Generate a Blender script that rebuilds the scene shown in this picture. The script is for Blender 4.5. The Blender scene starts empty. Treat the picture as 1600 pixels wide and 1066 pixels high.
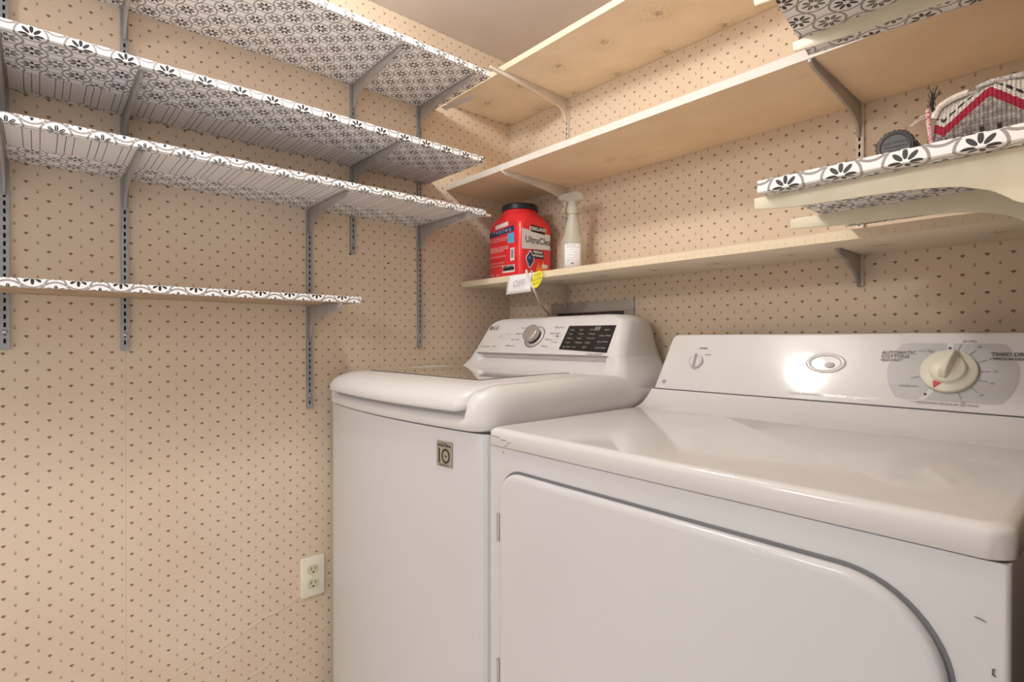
import bpy, bmesh, math, random
from mathutils import Matrix, Vector
random.seed(7)
S = bpy.context.scene
COL = S.collection
PI = math.pi

# ------------------------------------------------------------------ camera, world, exposure
cam_d = bpy.data.cameras.new('camera')
cam_d.sensor_width = 36.0
cam_d.lens = 836.6 / 1600 * 36
cam_d.clip_start = 0.01
cam = bpy.data.objects.new('camera', cam_d)
COL.objects.link(cam)
cam.location = (1.479, -1.301, 1.073)
cam.rotation_euler = (math.radians(90 - 0.173), 0, math.radians(48.454))
S.camera = cam

world = bpy.data.worlds.new('world')
S.world = world
world.use_nodes = True
bg = world.node_tree.nodes['Background']
bg.inputs[0].default_value = (0.97, 0.975, 1.0, 1)
bg.inputs[1].default_value = 0.62

S.view_settings.view_transform = 'Standard'
S.view_settings.look = 'None'
S.view_settings.exposure = 0.50
S.view_settings.gamma = 1.0
S.view_settings.use_curve_mapping = False
LAMP = (0.63, -0.94, 1.965)
LAMP_STRENGTH = 126.0
LAMP_R = 0.048
FILL = (0.72, -2.50, 1.84)  # added fill light behind the camera, brightens machine fronts and back wall
FILL_STRENGTH, FILL_R = 42.0, 0.11

# ------------------------------------------------------------------ helpers
def srgb(r, g, b):
    f = lambda c: c / 12.92 if c <= 0.04045 else ((c + 0.055) / 1.055) ** 2.4
    return (f(r / 255), f(g / 255), f(b / 255), 1)

def tag(o, label, cat, group=None):
    o['label'] = label
    o['category'] = cat
    if group:
        o['group'] = group
    return o

def thing(name, loc, label, cat, group=None):
    o = bpy.data.objects.new(name, None)
    o.empty_display_size = 0.02
    COL.objects.link(o)
    o.location = loc
    return tag(o, label, cat, group)

def root_loc(o):
    v = Vector((0, 0, 0))
    while o is not None:
        v += o.location
        o = o.parent
    return v

def mk(name, verts, faces, mat, parent=None, uv=None, smooth=False, origin=None, bevel=0, seg=3, mats=None, fmat=None, weld=False):
    """verts in world coordinates; the object's origin is put at `origin` (or the part's centre)"""
    if origin is None:
        n = max(1, len(verts))
        mnz = min(v[2] for v in verts)
        origin = (sum(v[0] for v in verts) / n, sum(v[1] for v in verts) / n, mnz)
    origin = Vector(origin)
    me = bpy.data.meshes.new(name)
    me.from_pydata([tuple(Vector(v) - origin) for v in verts], [], faces)
    me.update()
    bm = bmesh.new(); bm.from_mesh(me)
    if weld:
        bmesh.ops.remove_doubles(bm, verts=bm.verts, dist=1e-5)
    bmesh.ops.recalc_face_normals(bm, faces=bm.faces)
    bm.to_mesh(me); bm.free()
    for m in (mats or [mat]):
        me.materials.append(m)
    if fmat:
        for p in me.polygons:
            p.material_index = fmat(p, origin)
    ul = me.uv_layers.new(name='UVMap')
    for p in me.polygons:
        for li in p.loop_indices:
            c = me.vertices[me.loops[li].vertex_index].co + origin
            ul.data[li].uv = (uv or cubeuv)(c, p.normal)
        p.use_smooth = smooth
    o = bpy.data.objects.new(name, me)
    COL.objects.link(o)
    if parent is not None:
        o.parent = parent
        o.location = origin - root_loc(parent)
    else:
        o.location = origin
    if bevel:
        b = o.modifiers.new('bevel', 'BEVEL')
        b.width = bevel; b.segments = seg; b.limit_method = 'ANGLE'; b.angle_limit = math.radians(40)
        b.harden_normals = False
        for p in me.polygons:
            p.use_smooth = True
    return o

def cubeuv(c, n):
    a = [abs(n[0]), abs(n[1]), abs(n[2])]
    if a[2] >= a[0] and a[2] >= a[1]:
        return (c[0], c[1])
    if a[0] >= a[1]:
        return (c[1], c[2])
    return (c[0], c[2])

BOXF = [(0, 1, 3, 2), (4, 6, 7, 5), (0, 4, 5, 1), (2, 3, 7, 6), (0, 2, 6, 4), (1, 5, 7, 3)]
def boxv(x0, x1, y0, y1, z0, z1):
    return [(x, y, z) for x in (x0, x1) for y in (y0, y1) for z in (z0, z1)]

def box(name, x0, x1, y0, y1, z0, z1, mat, parent=None, bevel=0, **k):
    return mk(name, boxv(x0, x1, y0, y1, z0, z1), BOXF, mat, parent, bevel=bevel, **k)

class MB:
    def __init__(s): s.v = []; s.f = []
    def add(s, v, f):
        n = len(s.v); s.v += [tuple(q) for q in v]; s.f += [tuple(i + n for i in q) for q in f]; return s
    def box(s, *a): return s.add(boxv(*a), BOXF)
    def prism(s, pts, fn, a0, a1):
        n = len(pts)
        v = [fn(p, a0) for p in pts] + [fn(p, a1) for p in pts]
        f = [tuple(range(n)), tuple(range(2 * n - 1, n - 1, -1))] + [(i, (i + 1) % n, n + (i + 1) % n, n + i) for i in range(n)]
        return s.add(v, f)
    def lathe(s, prof, M, seg=40, close=True):
        # prof: (r, h) along local z
        v = []; f = []
        for r, h in prof:
            for i in range(seg):
                a = 2 * PI * i / seg
                v.append(M @ Vector((r * math.cos(a), r * math.sin(a), h)))
        for j in range(len(prof) - 1):
            for i in range(seg):
                k = (i + 1) % seg
                f.append((j * seg + i, j * seg + k, (j + 1) * seg + k, (j + 1) * seg + i))
        if close:
            f.append(tuple(range(seg)))
            f.append(tuple((len(prof) - 1) * seg + i for i in range(seg)))
        return s.add(v, f)
    def tube(s, pts, r, seg=10):
        pts = [Vector(p) for p in pts]; v = []; f = []
        up = Vector((0.31, 0.2, 0.93))
        for i, p in enumerate(pts):
            d = (pts[min(i + 1, len(pts) - 1)] - pts[max(i - 1, 0)]).normalized()
            a = d.cross(up).normalized(); b = d.cross(a).normalized()
            for k in range(seg):
                t = 2 * PI * k / seg
                v.append(p + a * r * math.cos(t) + b * r * math.sin(t))
        for i in range(len(pts) - 1):
            for k in range(seg):
                q = (k + 1) % seg
                f.append((i * seg + k, i * seg + q, (i + 1) * seg + q, (i + 1) * seg + k))
        f.append(tuple(range(seg))); f.append(tuple((len(pts) - 1) * seg + k for k in range(seg)))
        return s.add(v, f)
    def loft(s, rings, cap=True, closed=True):
        n = len(rings[0]); v = [p for r in rings for p in r]; f = []
        for j in range(len(rings) - 1):
            for i in range(n if closed else n - 1):
                k = (i + 1) % n
                f.append((j * n + i, j * n + k, (j + 1) * n + k, (j + 1) * n + i))
        if cap:
            f.append(tuple(range(n))); f.append(tuple((len(rings) - 1) * n + i for i in range(n)))
        return s.add(v, f)
    def mesh(s, name, mat, parent=None, **k): return mk(name, s.v, s.f, mat, parent, **k)

XZ = lambda p, a: (p[0], a, p[1])      # 2d = (x,z), extruded along y
YZ = lambda p, a: (a, p[0], p[1])      # 2d = (y,z), extruded along x
XY = lambda p, a: (p[0], p[1], a)

def catmull(pts, n=8):
    pts = [Vector(p) for p in pts]; out = []
    P = [2 * pts[0] - pts[1]] + pts + [2 * pts[-1] - pts[-2]]
    for i in range(1, len(P) - 2):
        for k in range(n):
            t = k / n; a, b, c, d = P[i - 1], P[i], P[i + 1], P[i + 2]
            out.append(0.5 * ((2 * b) + (c - a) * t + (2 * a - 5 * b + 4 * c - d) * t * t + (3 * b - a - 3 * c + d) * t ** 3))
    out.append(pts[-1]); return out

def rrect(x0, x1, y0, y1, r, n=6):
    """rounded rectangle, r = (bl, br, tr, tl) radii"""
    if not isinstance(r, (tuple, list)): r = (r,) * 4
    out = []
    for (cx, cy, a0, rr) in ((x0 + r[0], y0 + r[0], PI, r[0]), (x1 - r[1], y0 + r[1], 1.5 * PI, r[1]),
                             (x1 - r[2], y1 - r[2], 0, r[2]), (x0 + r[3], y1 - r[3], .5 * PI, r[3])):
        for i in range(n + 1):
            a = a0 + .5 * PI * i / n
            out.append((cx + rr * math.cos(a), cy + rr * math.sin(a)))
    return out

# ------------------------------------------------------------------ node helpers
class E:
    """tiny expression wrapper around math nodes"""
    nt = None
    def __init__(s, sock): s.s = sock
    @staticmethod
    def m(op, *a, clamp=False):
        n = E.nt.nodes.new('ShaderNodeMath'); n.operation = op; n.use_clamp = clamp
        for i, x in enumerate(a):
            if isinstance(x, E): E.nt.links.new(x.s, n.inputs[i])
            else: n.inputs[i].default_value = x
        return E(n.outputs[0])
    def __add__(s, o): return E.m('ADD', s, o)
    __radd__ = __add__
    def __sub__(s, o): return E.m('SUBTRACT', s, o)
    def __rsub__(s, o): return E.m('SUBTRACT', o, s)
    def __mul__(s, o): return E.m('MULTIPLY', s, o)
    __rmul__ = __mul__
    def __truediv__(s, o): return E.m('DIVIDE', s, o)
    def lt(s, o): return E.m('LESS_THAN', s, o)
    def gt(s, o): return E.m('GREATER_THAN', s, o)
    def abs(s): return E.m('ABSOLUTE', s)
    def wrap(s): return E.m('WRAP', s, 0.5, -0.5)
    def max(s, o): return E.m('MAXIMUM', s, o)
    def min(s, o): return E.m('MINIMUM', s, o)
    def ss(s, a, b):   # smooth 0..1 from a to b
        n = E.nt.nodes.new('ShaderNodeMapRange'); n.interpolation_type = 'SMOOTHSTEP'
        E.nt.links.new(s.s, n.inputs[0]); n.inputs[1].default_value = a; n.inputs[2].default_value = b
        return E(n.outputs[0])

def newmat(name, base=(0.8, 0.8, 0.8, 1), rough=0.5, metal=0.0, spec=None, **k):
    m = bpy.data.materials.new(name); m.use_nodes = True
    E.nt = m.node_tree
    b = m.node_tree.nodes['Principled BSDF']
    b.inputs['Base Color'].default_value = base
    b.inputs['Roughness'].default_value = rough
    b.inputs['Metallic'].default_value = metal
    if spec is not None: b.inputs['Specular IOR Level'].default_value = spec
    for q, v in k.items(): b.inputs[q.replace('_', ' ')].default_value = v
    m['b'] = 1
    return m, b

def uvxy():
    n = E.nt.nodes.new('ShaderNodeUVMap'); n.uv_map = 'UVMap'
    s = E.nt.nodes.new('ShaderNodeSeparateXYZ'); E.nt.links.new(n.outputs[0], s.inputs[0])
    return E(s.outputs[0]), E(s.outputs[1]), n.outputs[0]

def objco():
    n = E.nt.nodes.new('ShaderNodeTexCoord')
    return n.outputs['Object']

def noise(vec, scale, detail=2.0, rough=0.5, sx=None):
    n = E.nt.nodes.new('ShaderNodeTexNoise'); n.inputs['Scale'].default_value = scale
    n.inputs['Detail'].default_value = detail; n.inputs['Roughness'].default_value = rough
    if sx:
        mp = E.nt.nodes.new('ShaderNodeMapping'); mp.inputs['Scale'].default_value = sx
        E.nt.links.new(vec, mp.inputs[0]); vec = mp.outputs[0]
    E.nt.links.new(vec, n.inputs['Vector']); return E(n.outputs[0])

def mix(fac, a, b):
    n = E.nt.nodes.new('ShaderNodeMix'); n.data_type = 'RGBA'
    if isinstance(fac, E): E.nt.links.new(fac.s, n.inputs[0])
    else: n.inputs[0].default_value = fac
    for i, x in ((6, a), (7, b)):
        if isinstance(x, tuple): n.inputs[i].default_value = x
        else: E.nt.links.new(x, n.inputs[i])
    return n.outputs[2]

def bump(b, h, strength=0.3, dist=0.001):
    n = E.nt.nodes.new('ShaderNodeBump'); n.inputs['Strength'].default_value = strength
    n.inputs['Distance'].default_value = dist
    E.nt.links.new(h.s, n.inputs['Height']); E.nt.links.new(n.outputs[0], b.inputs['Normal'])

def setcol(b, c): E.nt.links.new(c, b.inputs['Base Color'])

# ------------------------------------------------------------------ materials
P = 0.0352
def wallpaper(name, u0, v0, seams=(), ridges=False):
    m, b = newmat(name, rough=0.55, spec=0.3)
    u, v, vec = uvxy()
    uu = (u - u0) / P; vv = (v - v0) / P
    x = uu.wrap() * P; y = vv.wrap() * P
    # small brown fan: flat diamond with a stubby stalk
    fan = (x.abs() / 0.0048 + (y - 0.0004).abs() / 0.0024).lt(1.0).max(((x.abs() / 0.0026) + (y + 0.0008).abs() / 0.0032).lt(1.0))
    x2 = (uu - 0.5).wrap() * P; y2 = (vv - 0.5).wrap() * P
    e = (x2 * x2) / (0.0020 ** 2) + (y2 * y2) / (0.0034 ** 2)
    ring = e.lt(1.15) * (1.0 - e.lt(0.25) * 0.8)
    low = ((x2.abs() / 0.0013) + (y2 + 0.002).abs() / 0.0018).lt(1.0)
    n1 = noise(vec, 4.0, 3.0)
    n2 = noise(vec, 900.0, 1.0)
    base = mix(n1.ss(.35, .65), srgb(224, 204, 180), srgb(220, 199, 174))
    base = mix(n2.ss(.3, .7) * 0.12, base, srgb(170, 140, 112))
    c = mix(ring * 0.65, base, srgb(146, 116, 92))
    c = mix(low * 0.8, c, srgb(110, 80, 56))
    c = mix(fan * 0.85, c, srgb(112, 76, 50))
    h = n2
    for s_ in seams:
        ln = (u - s_).abs().ss(0.0012, 0.0004)
        c = mix(ln * 0.22, c, srgb(140, 112, 90))
    if ridges:
        for (a, bb, k, lo, hi) in ridges:
            ln = (v - (u * k + bb) - (noise(vec, 14.0, 2.0) - 0.5) * 0.03).abs().ss(0.005, 0.0) * u.gt(lo) * u.lt(hi)
            h = h + ln * 14.0 * a
    setcol(b, c)
    bump(b, h, 0.25, 0.0004)
    return m

def liner_nodes(b, vec, u, v, pu, pv):
    p = 0.0636
    s_ = ((u - pu) + (v - pv)) / p; t_ = ((u - pu) - (v - pv)) / p
    ws = s_.wrap(); wt = t_.wrap()
    du = (ws + wt) * 0.5; dv = (ws - wt) * 0.5
    r2 = du * du + dv * dv
    r = E.m('SQRT', r2)
    ring = r.gt(0.311) * r.lt(0.360)
    cut = (ws.abs().lt(0.010)).max(wt.abs().lt(0.010))
    th = E.m('ARCTAN2', dv, du)
    a = (th / (PI / 4)).wrap() * (PI / 4)
    rc = r * E.m('COSINE', a); rs = r * E.m('SINE', a)
    q = (rc - 0.160) / 0.098
    pet = (q * q + (rs * rs) / (0.041 ** 2)).lt(1.0)
    par = (((s_ - ws) + (t_ - wt)) * 0.5).wrap().abs().gt(0.25)
    slit = rs.abs().lt(0.0045) * par
    pet = pet * (1.0 - slit * 0.9)
    base = srgb(243, 240, 239)
    c = mix((ring * (1.0 - cut)) , base, srgb(156, 147, 142))
    c = mix(pet, c, srgb(48, 42, 40))
    return c

def liner(name, pu, pv):
    m, b = newmat(name, rough=0.42, spec=0.4)
    u, v, vec = uvxy()
    setcol(b, liner_nodes(b, vec, u, v, pu, pv))
    bump(b, noise(vec, 60.0, 3.0), 0.25, 0.002)
    return m

def gridpaper(name):
    m, b = newmat(name, rough=0.7)
    u, v, vec = uvxy()          # v = world y for horizontal faces
    c = srgb(234, 228, 223)
    g = (((v / 0.0058).wrap().abs()).gt(0.46) * 0.25).max((u / 0.0072).wrap().abs().gt(0.40))
    c = mix(g * 0.55, c, srgb(120, 110, 108))
    q = (v + 1.3203) / 0.0467
    for off, colr in ((0.0, srgb(50, 62, 84)), (0.25, srgb(60, 66, 84)), (0.5, srgb(130, 60, 52))):
        c = mix((q - off).wrap().abs().lt(0.014) * 0.9, c, colr)
    setcol(b, c)
    bump(b, noise(vec, 50.0, 2.0), 0.3, 0.002)
    return m

def speckled(name, spots):
    """beige contact paper with staggered bursts of tiny dark dots"""
    m, b = newmat(name, rough=0.6)
    u, v, vec = uvxy()
    pu, pv = spots
    q = 0.164
    def dist(a0, b0):
        du = ((u - a0) / q).wrap() * q; dv = ((v - b0) / (2 * q)).wrap() * (2 * q)
        return E.m('SQRT', du * du + dv * dv)
    d = dist(pu, pv).min(dist(pu + q / 2, pv - q))
    vo = E.nt.nodes.new('ShaderNodeTexVoronoi'); vo.feature = 'F1'; vo.inputs['Scale'].default_value = 420.0
    E.nt.links.new(vec, vo.inputs['Vector'])
    vd = E(vo.outputs['Distance'])
    dens = d.ss(0.080, 0.004)
    dots = vd.lt(0.24 + dens * 0.10)
    dots = dots * (dens * 0.75 + 0.16)
    core = d.ss(0.016, 0.004) * 0.55 * (noise(vec, 120.0, 2.0).ss(.3, .6))
    n1 = noise(vec, 14.0, 3.0)
    base = mix(n1.ss(.3, .7), srgb(240, 225, 202), srgb(235, 219, 194))
    c = mix(dots, base, srgb(150, 112, 80))
    c = mix(core, c, srgb(132, 98, 74))
    setcol(b, c)
    return m

def board_mat(name):
    m, b = newmat(name, rough=0.7)
    u, v, vec = uvxy()
    a = noise(vec, 7.0, 4.0); f = noise(vec, 420.0, 2.0)
    c = mix(a.ss(.3, .7), srgb(240, 216, 184), srgb(233, 206, 172))
    c = mix(f.ss(.45, .75) * 0.3, c, srgb(170, 126, 86))
    c = mix(noise(vec, 5.0, 5.0, .6).ss(.62, .75) * 0.35, c, srgb(120, 84, 56))
    setcol(b, c); bump(b, f, 0.2, 0.0005)
    return m

def plain(name, col, rough=0.5, nz=0.0, scale=8.0, metal=0.0, spec=None, col2=None, bmp=0.0, **k):
    m, b = newmat(name, srgb(*col), rough, metal, spec, **k)
    vec = objco()
    n = noise(vec, scale, 3.0)
    c2 = col2 or tuple(max(0, c - 8) for c in col)
    setcol(b, mix(n.ss(.3, .7), srgb(*col), srgb(*c2)))
    if bmp: bump(b, noise(vec, 500.0, 2.0), bmp, 0.0005)
    return m

M = {}
M['wall_left'] = wallpaper('wallpaper_left', -1.318, 1.150, seams=(-1.153, -0.512), ridges=((1, 0.62, 0.33, -1.1, -0.45), (.6, 0.47, 0.30, -1.0, -0.5)))
M['wall_back'] = wallpaper('wallpaper_back', 1.252, 1.124, seams=(0.547, 0.757))
M['ceiling'] = plain('ceiling_paint', (214, 202, 194), 0.9, col2=(210, 198, 190), bmp=0.15)
M['floor'] = plain('vinyl_floor', (232, 224, 214), 0.5, scale=3)
def woodpanel():
    m, b = newmat('dark_wood_panel', rough=0.45)
    u, v, vec = uvxy()
    n = noise(vec, 30.0, 4.0, 0.6, sx=(6, .25, 1))
    setcol(b, mix(n.ss(.3, .7), srgb(70, 44, 28), srgb(34, 20, 12)))
    return m
M['wood'] = woodpanel()
M['liner_y'] = liner('floral_liner_left', 0.29, -1.3076)
M['liner_top'] = liner('floral_liner_top', 0.2193, -0.9209)
M['liner_r1'] = liner('floral_liner_upper_right', 1.1598, -0.5028)
M['liner_r2'] = liner('floral_liner_lower_right', 1.196, -0.58)
M['grid'] = gridpaper('ruled_backing_paper')
M['speck'] = speckled('dotted_beige_paper', (0.0902, -0.018 - 0.164))
M['speck3'] = speckled('dotted_beige_paper_low', (0.859, -0.115))
M['board'] = board_mat('raw_particleboard')
M['cream_edge'] = plain('cream_edge', (214, 204, 194), 0.5)
M['beige_edge'] = plain('beige_edge', (216, 200, 176), 0.5)
def beige_dots():
    m, b = newmat('beige_dotted_edge', rough=0.6)
    u, v, vec = uvxy()
    x = (u / 0.0176).wrap() * 0.0176; y = ((v - 1.2585) / 0.0176 + 0.25 * ((u / 0.0352).wrap()).gt(0)).wrap() * 0.0176
    dd = (x * x + y * y).lt(0.0010 ** 2)
    setcol(b, mix(dd * 0.8, srgb(228, 208, 178), srgb(96, 64, 48)))
    return m
M['edge3'] = beige_dots()
M['zinc'] = plain('grey_shelf_metal', (168, 167, 166), 0.45, metal=0.35, scale=30, col2=(156, 156, 154))
M['bracket'] = plain('grey_bracket_metal', (176, 168, 161), 0.45, metal=0.2, scale=25, col2=(164, 157, 150))
M['painted'] = plain('cream_painted_metal', (216, 204, 190), 0.45, metal=0.1, scale=25)
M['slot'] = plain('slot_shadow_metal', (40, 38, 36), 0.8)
M['screw'] = plain('steel_screw', (190, 190, 188), 0.3, metal=0.9)
M['enamel'] = plain('white_enamel', (212, 208, 205), 0.09, scale=2, col2=(210, 206, 203), spec=0.5)
M['enamel_body'] = plain('white_enamel_body', (204, 202, 202), 0.2, scale=2, col2=(202, 200, 200), bmp=0.02)
M['plastic_w'] = plain('white_plastic', (214, 210, 207), 0.36, scale=3, col2=(212, 208, 205), spec=0.5)
M['dark_gap'] = plain('dark_gap', (60, 58, 58), 0.7)
M['display'] = plain('dark_display_glass', (44, 40, 38), 0.18)
M['silver'] = plain('silver_knob', (196, 190, 184), 0.3, metal=0.55)
M['print_grey'] = plain('grey_print', (120, 114, 112), 0.5)
M['print_light'] = plain('pale_grey_print', (164, 158, 155), 0.5)
M['print_dark'] = plain('dark_print', (42, 38, 36), 0.5)
M['print_white'] = plain('white_print', (226, 222, 218), 0.5)
M['dial_plate'] = plain('grey_dial_print', (186, 184, 183), 0.25)
M['ivory'] = plain('ivory_knob_plastic', (226, 219, 200), 0.3)
M['red_print'] = plain('red_print', (196, 60, 66), 0.5)
M['sticker'] = plain('silver_sticker', (168, 158, 142), 0.35, metal=0.3)
M['outlet'] = plain('ivory_outlet_plastic', (236, 228, 208), 0.35)
M['outlet2'] = plain('ivory_socket_plastic', (214, 204, 176), 0.35)
M['red'] = plain('red_tub_plastic', (226, 52, 54), 0.3, scale=20, col2=(216, 44, 48))
M['navy'] = plain('navy_plastic', (38, 40, 52), 0.4)
M['navy_print'] = plain('navy_print', (40, 58, 100), 0.5)
M['cyan_print'] = plain('cyan_print', (90, 176, 222), 0.5)
M['orange_print'] = plain('orange_print', (240, 130, 70), 0.5)
M['label_grey'] = plain('pale_label', (222, 214, 210), 0.5)
M['maroon'] = plain('brown_label', (72, 34, 32), 0.5)
M['green_print'] = plain('green_print', (60, 130, 84), 0.5)
M['paper'] = plain('white_paper', (240, 236, 236), 0.8)
M['yellow'] = plain('yellow_tag', (250, 232, 40), 0.6)
M['cord'] = plain('white_cord_rubber', (222, 212, 196), 0.5)
M['black'] = plain('black_plastic', (52, 50, 49), 0.35, col2=(44, 42, 41))
M['box_grey'] = plain('grey_box_plastic', (178, 168, 158), 0.5)
M['box_dark'] = plain('dark_box_inside', (70, 64, 60), 0.7)
M['brass'] = plain('brass_valve', (150, 110, 60), 0.35, metal=0.8)

def frosted(name, col, alpha, rough=0.35):
    m, b = newmat(name, srgb(*col), rough)
    nt = m.node_tree
    tr = nt.nodes.new('ShaderNodeBsdfTranslucent'); tr.inputs[0].default_value = srgb(*col)
    tp = nt.nodes.new('ShaderNodeBsdfTransparent'); tp.inputs[0].default_value = (1, 1, 1, 1)
    m1 = nt.nodes.new('ShaderNodeMixShader'); m2 = nt.nodes.new('ShaderNodeMixShader')
    m1.inputs[0].default_value = 0.45; m2.inputs[0].default_value = alpha
    nt.links.new(b.outputs[0], m1.inputs[1]); nt.links.new(tr.outputs[0], m1.inputs[2])
    nt.links.new(tp.outputs[0], m2.inputs[1]); nt.links.new(m1.outputs[0], m2.inputs[2])
    nt.links.new(m2.outputs[0], nt.nodes['Material Output'].inputs[0])
    return m
M['slat'] = frosted('cream_translucent_plastic', (232, 220, 184), 1.0)
M['bottle'] = frosted('frosted_bottle_plastic', (226, 222, 208), 0.88)
M['liquid'] = frosted('pale_green_liquid', (198, 204, 160), 0.95)

def glassy():
    m, b = newmat('tinted_lid_glass', srgb(150, 142, 122), 0.04, spec=1.0)
    b.inputs['Coat Weight'].default_value = 1.0; b.inputs['Coat Roughness'].default_value = 0.03
    b.inputs['Coat IOR'].default_value = 1.8
    return m
M['glass'] = glassy()
m, b = newmat('lamp_globe_glow', srgb(255, 245, 230), 0.4)
b.inputs['Emission Color'].default_value = (1.0, 1.015, 1.0, 1)
b.inputs['Emission Strength'].default_value = LAMP_STRENGTH
M['glow'] = m
m, b = newmat('fill_globe_glow', srgb(255, 245, 230), 0.4)
b.inputs['Emission Color'].default_value = (1.0, 0.985, 0.95, 1)
b.inputs['Emission Strength'].default_value = FILL_STRENGTH
M['glow_fill'] = m

# ------------------------------------------------------------------ lettering
def letters(name, items, O, U, V, mat, parent, off=0.0006, warp=None):
    """items: (text, size, u, v[, align[, shear]]) laid on the plane O + u*U + v*V; one mesh"""
    O, U, V = Vector(O), Vector(U).normalized(), Vector(V).normalized(); W = U.cross(V)
    mb = MB()
    for it in items:
        t, size, u, v = it[:4]
        cu = bpy.data.curves.new('t', 'FONT'); cu.body = t; cu.size = size
        cu.align_x = it[4] if len(it) > 4 else 'LEFT'; cu.align_y = 'CENTER'
        if len(it) > 5: cu.shear = it[5]
        cu.resolution_u = 3
        if len(it) > 6: cu.offset = it[6]
        o = bpy.data.objects.new('t', cu); me = o.to_mesh()
        vs = [(warp(u + q.co.x, v + q.co.y) if warp else O + U * (u + q.co.x) + V * (v + q.co.y) + W * off) for q in me.vertices]
        fs = [tuple(p.vertices) for p in me.polygons]
        mb.add(vs, fs)
        o.to_mesh_clear(); bpy.data.objects.remove(o); bpy.data.curves.remove(cu)
    return mb.mesh(name, mat, parent)

def decal(name, pts, O, U, V, mat, parent, off=0.0004, th=0.0003):
    O, U, V = Vector(O), Vector(U).normalized(), Vector(V).normalized(); W = U.cross(V)
    mb = MB(); mb.prism(pts, lambda p, a: O + U * p[0] + V * p[1] + W * a, off - th, off)
    return mb.mesh(name, mat, parent)

# ------------------------------------------------------------------ room shell
XR, YF, ZC = 1.535, -3.0, 2.083
def struct(o): o['kind'] = 'structure'; return o
struct(box('floor', 0, XR, YF, 0, -0.05, 0, M['floor']))
struct(box('ceiling', 0, XR, YF, 0, ZC, ZC + 0.05, M['ceiling']))
struct(box('wall_left', -0.05, 0, YF, 0.05, -0.05, ZC + 0.05, M['wall_left']))
struct(box('wall_back', 0, XR + .05, 0, 0.05, -0.05, ZC + 0.05, M['wall_back']))
struct(box('wall_right', XR, XR + 0.05, -0.95, 0, -0.05, ZC + 0.05, M['wall_left']))
struct(box('trim_1', XR - .008, XR - .0005, -0.95, -.002, 0.0, 0.93, M['wood']))

# ceiling lamp (out of frame, lights the room), plus an added fill globe
def ceiling_lamp(P, r, label, mat):
    t = thing('ceiling_light', (P[0], P[1], ZC), label, 'lamp')
    MB().lathe([(0.055, 0), (0.055, -0.012), (0.04, -0.035), (0.025, P[2] + r * 1.40 - ZC)], Matrix.Translation((P[0], P[1], ZC))).mesh('lamp_base', M['plastic_w'], t, smooth=True)
    MB().lathe([(0.004, r * 1.42), (r * .3, r * 1.3)] + [(r * math.sin(a), r * math.cos(a)) for a in [PI * k / 16 for k in range(3, 17)]],
               Matrix.Translation(P), close=False).mesh('lamp_globe', mat, t, smooth=True)
ceiling_lamp(LAMP, LAMP_R, 'small glowing globe ceiling light in front of the washer', M['glow'])
ceiling_lamp(FILL, FILL_R, 'large glowing globe ceiling light in the hall behind the camera', M['glow_fill'])

# ------------------------------------------------------------------ slotted standards
def standard(wall, pos, z0, z1, label, mat, group):
    """U channel with a row of real slots; wall 'L' (x=0, pos=y) or 'B' (y=0, pos=x)"""
    def at(a, d, z): return (d, pos + a, z) if wall == 'L' else (pos + a, -d, z)
    w, dep, s_, pitch, sl = 0.0075, 0.009, 0.0019, 0.0162, 0.0095
    t = thing('shelf_standard', at(0, 0, z0), label, 'shelf standard', group)
    mb = MB(); z = z0; rows = [z0]
    zz = z0 + 0.012; slots = []
    while zz + sl < z1 - 0.004:
        rows += [zz, zz + sl]; slots.append((zz, zz + sl)); zz += pitch
    rows.append(z1)
    v = []; f = []
    cols = [(-w, 0.0), (-w, dep), (-s_, dep), (s_, dep), (w, dep), (w, 0.0)]
    for r in rows:
        for a, d in cols: v.append(at(a, d, r))
    for i in range(len(rows) - 1):
        for k in range(5):
            if k == 2 and i % 2 == 1: continue
            f.append((i * 6 + k, i * 6 + k + 1, (i + 1) * 6 + k + 1, (i + 1) * 6 + k))
    mb.add(v, f)
    o = mb.mesh('track', mat, t)
    sd = o.modifiers.new('thick', 'SOLIDIFY'); sd.thickness = 0.0012
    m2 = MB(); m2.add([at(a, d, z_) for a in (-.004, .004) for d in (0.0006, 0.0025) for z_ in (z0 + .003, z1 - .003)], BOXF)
    m2.mesh('slot_shade_plate', M['slot'], t)  # dark plate painted as the shade inside the channel
    n = 0
    span = z1 - z0
    for z_ in [z0 + 0.035] + ([z0 + span * .52] if span > .5 else []):
        c = Vector(at(0, dep, z_)); nrm = Vector((1, 0, 0)) if wall == 'L' else Vector((0, -1, 0))
        MB().lathe([(0.0045, 0), (0.0042, 0.0014), (0.002, 0.0022)], Matrix.Translation(c) @ nrm.to_track_quat('Z', 'Y').to_matrix().to_4x4(), 14).mesh('screw', M['screw'], t, smooth=False)
    return t

GS = 'slotted shelf standards on the left wall'
LS = {'a': -1.350, 'b': -1.1545, 'c': -0.741, 'd': -0.614, 'e': -0.389}
standard('L', LS['a'], 1.053, 1.95, 'grey slotted metal shelf standard at the left edge of the view', M['zinc'], GS)
standard('L', LS['b'], 1.049, 1.95, 'long grey slotted shelf standard second from the left, crossing the short bottom shelf', M['zinc'], GS)
standard('L', LS['c'], 0.883, 1.428, 'grey slotted standard reaching lowest on left wall, beside the washer', M['zinc'], GS)
standard('L', LS['d'], 1.322, 1.95, 'short-reaching grey slotted standard ending highest above the bare wallpaper', M['zinc'], GS)
standard('L', LS['e'], 1.049, 1.95, 'grey slotted shelf standard on left wall nearest the room corner', M['zinc'], GS)
standard('B', 0.289, 1.192, 1.95, 'cream slotted standard on back wall behind the spray bottle', M['painted'], 'standards on the back wall')
standard('B', 1.1205, 1.186, 1.95, 'slotted standard on back wall above the dryer', M['painted'], 'standards on the back wall')

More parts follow.
